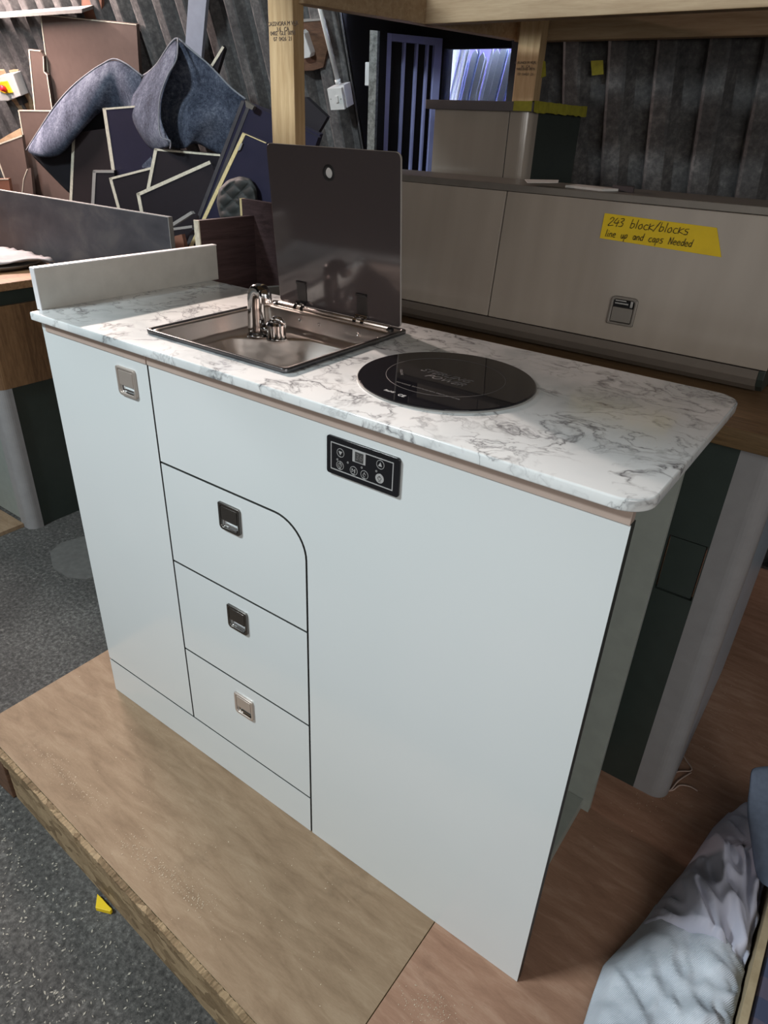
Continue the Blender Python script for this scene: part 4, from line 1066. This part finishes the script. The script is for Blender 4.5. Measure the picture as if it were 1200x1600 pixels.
# left arm and first peak: top edge / fold / lower edge
left = [
 [(41, 235, 1.209), (60, 205, 1.209), (84, 168, 1.209), (111, 137, 1.209), (140, 113, 1.209), (160, 100, 1.209), (178, 92, 1.209), (196, 99, 1.209), (210, 109, 1.214), (223, 119, 1.218)],
 [(46, 239, 1.186), (68, 216, 1.177), (93, 184, 1.173), (119, 152, 1.168), (146, 127, 1.168), (164, 114, 1.173), (179, 106, 1.191), (193, 116, 1.177), (206, 130, 1.182), (222, 140, 1.196)],
 [(54, 243, 1.173), (78, 226, 1.159), (103, 198, 1.151), (128, 172, 1.146), (150, 150, 1.159), (166, 139, 1.182), (178, 128, 1.204), (190, 140, 1.186), (203, 150, 1.182), (219, 160, 1.186)],
 [(66, 246, 1.173), (92, 238, 1.159), (112, 213, 1.151), (136, 188, 1.151), (152, 168, 1.173), (166, 162, 1.196), (178, 158, 1.218), (190, 160, 1.200), (201, 158, 1.191), (216, 178, 1.182)],
 [(80, 246, 1.186), (97, 243, 1.177), (116, 218, 1.173), (138, 194, 1.173), (154, 176, 1.191), (168, 172, 1.209), (180, 172, 1.227), (192, 172, 1.218), (205, 172, 1.200), (216, 195, 1.186)]]
sheet('cloth', left, m_felt)
under = [
 [(41, 235, 1.23), (68, 238, 1.22), (94, 236, 1.21), (114, 212, 1.21), (138, 184, 1.22), (165, 150, 1.24)],
 [(62, 255, 1.25), (82, 262, 1.24), (104, 262, 1.24), (130, 240, 1.25), (155, 215, 1.26), (180, 190, 1.27)],
 [(108, 303, 1.27), (112, 304, 1.26), (120, 300, 1.26), (150, 280, 1.27), (180, 260, 1.28), (215, 240, 1.28)]]
sheet('cloth_underside', under, m_feltback)
mid = [
 [(222, 119, 1.24), (234, 111, 1.20), (246, 99, 1.18), (258, 80, 1.16), (268, 66, 1.15), (278, 60, 1.15)],
 [(204, 152, 1.17), (220, 148, 1.14), (238, 142, 1.12), (254, 128, 1.10), (266, 110, 1.09), (276, 92, 1.09)],
 [(204, 180, 1.15), (218, 178, 1.11), (232, 176, 1.09), (244, 168, 1.07), (250, 150, 1.07), (262, 118, 1.07)],
 [(214, 205, 1.14), (222, 204, 1.10), (232, 204, 1.07), (240, 200, 1.05), (247, 185, 1.04), (250, 152, 1.05)],
 [(230, 228, 1.14), (236, 226, 1.10), (242, 222, 1.07), (250, 217, 1.04), (249, 205, 1.02), (249, 190, 1.03)],
 [(240, 236, 1.14), (246, 234, 1.10), (254, 232, 1.07), (262, 231, 1.04), (267, 226, 1.02), (264, 216, 1.03)]]
sheet('cloth_fold', mid, m_felt)
right = [
 [(278, 60, 1.150), (292, 72, 1.155), (306, 84, 1.160), (322, 97, 1.165), (340, 115, 1.170), (362, 138, 1.170), (384, 155, 1.170)],
 [(276, 85, 1.135), (290, 98, 1.145), (305, 108, 1.150), (322, 120, 1.155), (340, 134, 1.165), (360, 152, 1.170), (382, 165, 1.170)],
 [(262, 118, 1.125), (276, 134, 1.160), (294, 140, 1.170), (312, 146, 1.170), (332, 158, 1.170), (354, 168, 1.175), (377, 176, 1.175)],
 [(250, 152, 1.120), (264, 160, 1.140), (284, 160, 1.125), (304, 160, 1.120), (326, 168, 1.140), (348, 174, 1.165), (373, 184, 1.175)],
 [(249, 190, 1.115), (262, 192, 1.120), (282, 190, 1.105), (302, 186, 1.105), (322, 184, 1.120), (342, 190, 1.155), (366, 200, 1.170)],
 [(256, 212, 1.110), (268, 216, 1.115), (284, 218, 1.105), (298, 212, 1.105), (314, 204, 1.125), (336, 212, 1.160), (358, 222, 1.170)],
 [(266, 230, 1.110), (276, 232, 1.110), (288, 233, 1.105), (297, 226, 1.110), (306, 222, 1.135), (330, 235, 1.160), (350, 245, 1.165)]]
sheet('cloth', right, m_felt)
# pale selvedge lines
edge1 = smooth_path([at(x, y, d) for x, y, d in left[0]], 4); MB().tube(edge1, .0028, 6).build('selvedge', m_feltedge, ft, 0, True)
edge2 = smooth_path([at(x, y, d) for x, y, d in mid[0]] + [at(x, y, d - .002) for x, y, d in right[0][1:]], 4); MB().tube(edge2, .0028, 6).build('selvedge', m_feltedge, ft, 0, True)
edge3 = smooth_path([at(278, 60, 1.13), at(276, 92, 1.07), at(262, 118, 1.05), at(250, 152, 1.03), at(248, 190, 1.01), at(252, 214, 1.0), at(266, 220, 1.01), at(266, 232, 1.02)], 4); MB().tube(edge3, .0025, 6).build('selvedge', m_feltedge, ft, 0, True)
MB().poly([at(222, 258, 1.12), at(236, 244, 1.12), at(240, 262, 1.12), at(222, 262, 1.12)], (0, .01, 0)).build('cloth_end', m_felt, ft)

# ================================================================== WALL FITTINGS
wy0 = WC - WK * .9
def wall_poly(name, pts, off, th, mat, parent=None, bevel=0):
    nrm = Vector((0, 1, WK)).normalized()
    return MB().poly([at(x, y, wy0 - off, WK) for x, y in pts], nrm * th).build(name, mat, parent, bevel)
# purlin
o = wall_poly('wall_rail', [(-40, 26), (128, 14), (128, 20), (-40, 31)], .10, .06, m_edgegrey); tag(o, 'pale steel rail fixed across the corrugated wall at top left', 'rail')
# light switch with conduit
c0, c1 = at(499, 8, wy0 - .075, WK), at(529, 131, wy0 - .075, WK)
sw = thing('light_switch', tuple(c1), 'white surface switch with round conduit on the corrugated wall', 'switch')
MB().tube([c0 + (c0 - c1) * .5, c1], .0075, 14).build('conduit', m_whitepl, sw, 0, True)
MB().tube([c1 + (c0 - c1) * .06, c1], .0098, 14).build('conduit_collar', m_whitepl, sw, 0, True)
wall_poly('back_box', [(512, 138), (537, 133), (543, 168), (518, 172)], .088, .035, m_whitepl, sw)
wall_poly('face_plate', [(511, 139), (533, 137.5), (538.5, 171), (517, 172)], .100, .008, m_whitepl, sw)
wall_poly('rocker', [(523, 151), (527, 150.5), (528.5, 160), (524.5, 161)], .104, .004, m_whitepl, sw)
for q in ((517, 155), (533, 155)):
    wall_poly('screw', [(q[0] - .9, q[1] - 1), (q[0] + .9, q[1] - 1), (q[0] + .9, q[1] + 1), (q[0] - .9, q[1] + 1)], .100, .003, m_rubber, sw)
# brown backing board with conduit right of post
bb = thing('backing_board', tuple(at(490, 110, wy0 - .05, WK)), 'dark brown wooden board fixed on the wall right of the front post', 'board')
wall_poly('board', [(440, 36), (502, 31), (513, 70), (505, 105), (490, 110), (440, 112)], .05, .018, m_brownwood, bb)
wall_poly('top_edge', [(440, 34), (502, 30), (502, 32), (440, 37)], .052, .02, m_edgegrey, bb)
wall_poly('white_box', [(470, 48), (475, 53), (485.5, 84), (484, 90), (474, 92), (468, 88)], .075, .03, m_whitepl, bb, .002)
# isolator at far left
iso = thing('isolator_switch', tuple(at(15, 150, wy0 - .06, WK)), 'grey isolator box with red knob on yellow plate at far left', 'switch')
wall_poly('backing_board', [(-10, 110), (28, 110), (52, 165), (50, 178), (35, 178), (-10, 120)], .04, .018, m_lightwood, iso)
wall_poly('box', [(-5, 120), (20, 115), (33, 150), (12, 158), (-5, 158)], .085, .045, m_whitepl, iso, .003)
wall_poly('cable_clip', [(24, 152), (29, 149), (36, 163), (31, 165)], .075, .03, m_rubber, iso)
wall_poly('yellow_plate', [(0, 128), (10, 127), (19, 145), (8, 146), (-2, 142)], .092, .008, m_yelpl, iso, .001)
kc = at(4, 138, wy0 - .105, WK)
MB().lathe([(.013, -.012), (.013, .006), (.010, .010), (.0005, .010)], kc, 20, 0, Matrix.Rotation(1.3, 4, 'X')).build('knob', m_red, iso, 0, True)
# strip lamp (the glow at top left)
t = NT('lamp_diffuser', .5); em = t.b.inputs['Emission Color']; em.default_value = (1, .80, .72, 1); t.b.inputs['Emission Strength'].default_value = 90; m_diff = t.m
lm = thing('strip_lamp', (-2.35, 1.10, 1.96), 'warm strip lamp hanging above the offcuts at top left', 'lamp')
MB().box(-2.95, 1.07, 1.965, -1.75, 1.13, 2.0).build('housing', m_whitepl, lm); MB().box(-2.93, 1.075, 1.950, -1.77, 1.125, 1.964).build('diffuser', m_diff, lm)

# ================================================================== CLOTH AND CUSHION bottom right
cl = thing('dust_sheet', (1.28, .2, 0), 'crumpled white cotton dust sheet lying on the plywood at lower right', 'cloth')
m_cloth = NT('ribbed_white_cotton', .85, 0, (.6, .65, .72), .2); _c = m_cloth.coord((1, 1, 1), (0, 0, .5))
wv = m_cloth.n('ShaderNodeTexWave'); wv.inputs['Scale'].default_value = 150; m_cloth.l(_c, wv.inputs['Vector']); m_cloth.bump(wv.outputs['Fac'], .5, .001)
_f = m_cloth.noise(_c, 14, 3); m_cloth.col(m_cloth.ramp(_f, [(.35, (.50, .55, .62)), (.65, (.62, .67, .74))])); m_cloth = m_cloth.m
m_bag = NT('sheer_lilac_fabric', .55, 0, (.50, .52, .63), .4).m
def heap(name, left, right, hfun, nx, ny, mat, parent, y0, y1):
    vs = []
    for j in range(ny + 1):
        v = j / ny; y = y0 + (y1 - y0) * v
        xl, xr = left(y), right(y)
        for i in range(nx + 1):
            u_ = i / nx; x = xl + (xr - xl) * u_
            e = min(1, u_ / .10) ** .6 * min(1, v / .03 if y0 > -.2 else 1) * min(1, (1 - v) / .05) ** .6
            vs.append((x, y, .002 + max(0, hfun(x, y, u_, v)) * e))
    fs = [(j * (nx + 1) + i, j * (nx + 1) + i + 1, (j + 1) * (nx + 1) + i + 1, (j + 1) * (nx + 1) + i) for j in range(ny) for i in range(nx)]
    o = MB().add(vs, fs).build(name, mat, parent, 0, True)
    so = o.modifiers.new('s', 'SOLIDIFY'); so.thickness = .0015; so.offset = 1
    return o
def lerp_tab(tab):
    def f(y):
        if y <= tab[0][0]: return tab[0][1]
        for (a, b), (c, d) in zip(tab[:-1], tab[1:]):
            if y <= c: return b + (d - b) * (y - a) / (c - a)
        return tab[-1][1]
    return f
def ridged(x, y, s, seed):
    n_ = noise.noise((x * s, y * s, seed)); return 1 - min(1, abs(n_) * 3.2)
lt = lerp_tab([(-.3, 1.195), (.0, 1.188), (.06, 1.182), (.11, 1.180), (.20, 1.205), (.24, 1.214), (.30, 1.222)])
rt_ = lerp_tab([(-.3, 1.367), (.40, 1.367)])
def h1(x, y, u_, v):
    return .030 * (1 - (2 * u_ - 1) ** 4) + .020 * u_ + .022 * ridged(x, y + x * .8, 7, 1.2) * (.15 + .85 * u_) + .012 * ridged(x * .9 + y * .6, y * .6, 15, 4.4) * (.25 + u_) + .006 * ridged(x + .4 * y, y * .8, 34, 9.1) * (.3 + u_) + .004 * noise.noise((x * 30, y * 30, 0))
heap('cloth', lt, rt_, h1, 70, 90, m_cloth, cl, -.34, .27)
lt2 = lerp_tab([(.18, 1.205), (.25, 1.216), (.30, 1.226), (.36, 1.240), (.42, 1.250), (.5, 1.262), (.58, 1.285), (.66, 1.31)])
def h2(x, y, u_, v):
    wx = x + .05 * noise.noise((x * 6, y * 6, 1)); return .055 * math.sin(PI * min(1, u_ * 1.05)) ** .5 + .024 * ridged(wx * 1.5 + y * .8, y * .45, 11, 7.7) + .011 * ridged(wx * 1.4 + y * .6, y * .5, 27, 2.1) + .012 * noise.noise((x * 12, y * 12, 5)) + .02 * u_
heap('gathered_fabric', lt2, lerp_tab([(.2, 1.367), (.425, 1.367), (.44, 1.44), (.7, 1.46)]), h2, 80, 90, m_bag, cl, .215, .56)
cb2 = thing('blue_cloth', (1.42, .45, 0), 'steel blue cloth corner draped over the heap at the right edge', 'cloth')
m_bluecl = plain('steel_blue_cloth', (.16, .21, .30), .85, 0, .1, 90)
P = [(1172, 1200), (1185, 1198), (1240, 1195), (1172, 1225), (1190, 1222), (1240, 1220), (1166, 1262), (1184, 1262), (1240, 1265), (1176, 1310), (1190, 1318), (1240, 1330), (1182, 1370), (1196, 1388), (1240, 1400)]
zz = [.19, .19, .19, .17, .175, .18, .13, .145, .15, .10, .12, .13, .08, .095, .1]
vs = [atz(px, py, z) for (px, py), z in zip(P, zz)]
fs = [(r * 3 + c, r * 3 + c + 1, (r + 1) * 3 + c + 1, (r + 1) * 3 + c) for r in range(4) for c in range(2)]
o = MB().add(vs, fs).build('drape', m_bluecl, cb2, 0, True); s_ = o.modifiers.new('sub', 'SUBSURF'); s_.levels = 2; s_.render_levels = 2; so = o.modifiers.new('s', 'SOLIDIFY'); so.thickness = .003
# upholstered board
ub = thing('upholstered_board', (1.5, .1, 0), 'plywood edged board with dark blue checked cloth at the lower right corner', 'board')
MB().box(1.372, -.5, 0, 1.384, .42, .075).build('plywood_edge', m_plyedge, ub, .001)
t = NT('dark_blue_check', .9, 0, (.05, .06, .1)); ck = t.n('ShaderNodeTexChecker'); ck.inputs['Scale'].default_value = 28; t.l(t.coord(), ck.inputs[0])
ck.inputs[1].default_value = (.05, .06, .11, 1); ck.inputs[2].default_value = (.09, .08, .12, 1); t.col(ck.outputs[0])
MB().box(1.385, -.5, 0, 1.73, .42, .068).build('cushion', t.m, ub, .01)
# yellow tool end on the floor by the platform
yt = [atz(px, py, FZ + .012) for px, py in ((149, 1418), (152, 1396), (160, 1404), (167, 1412), (175, 1420), (172, 1424))]
tag(MB().poly(yt, (0, 0, -.011)).build('yellow_scrap', m_yellow, None, .001), 'bright yellow scrap of plastic on the concrete beside the platform', 'scrap')
# brown block at left end of platform
tag(MB().box(-.15, -.262, FZ, -.058, -.10, -.05).build('brown_carton', m_brownwood, None, .002), 'brown block against the left end of the platform', 'block')
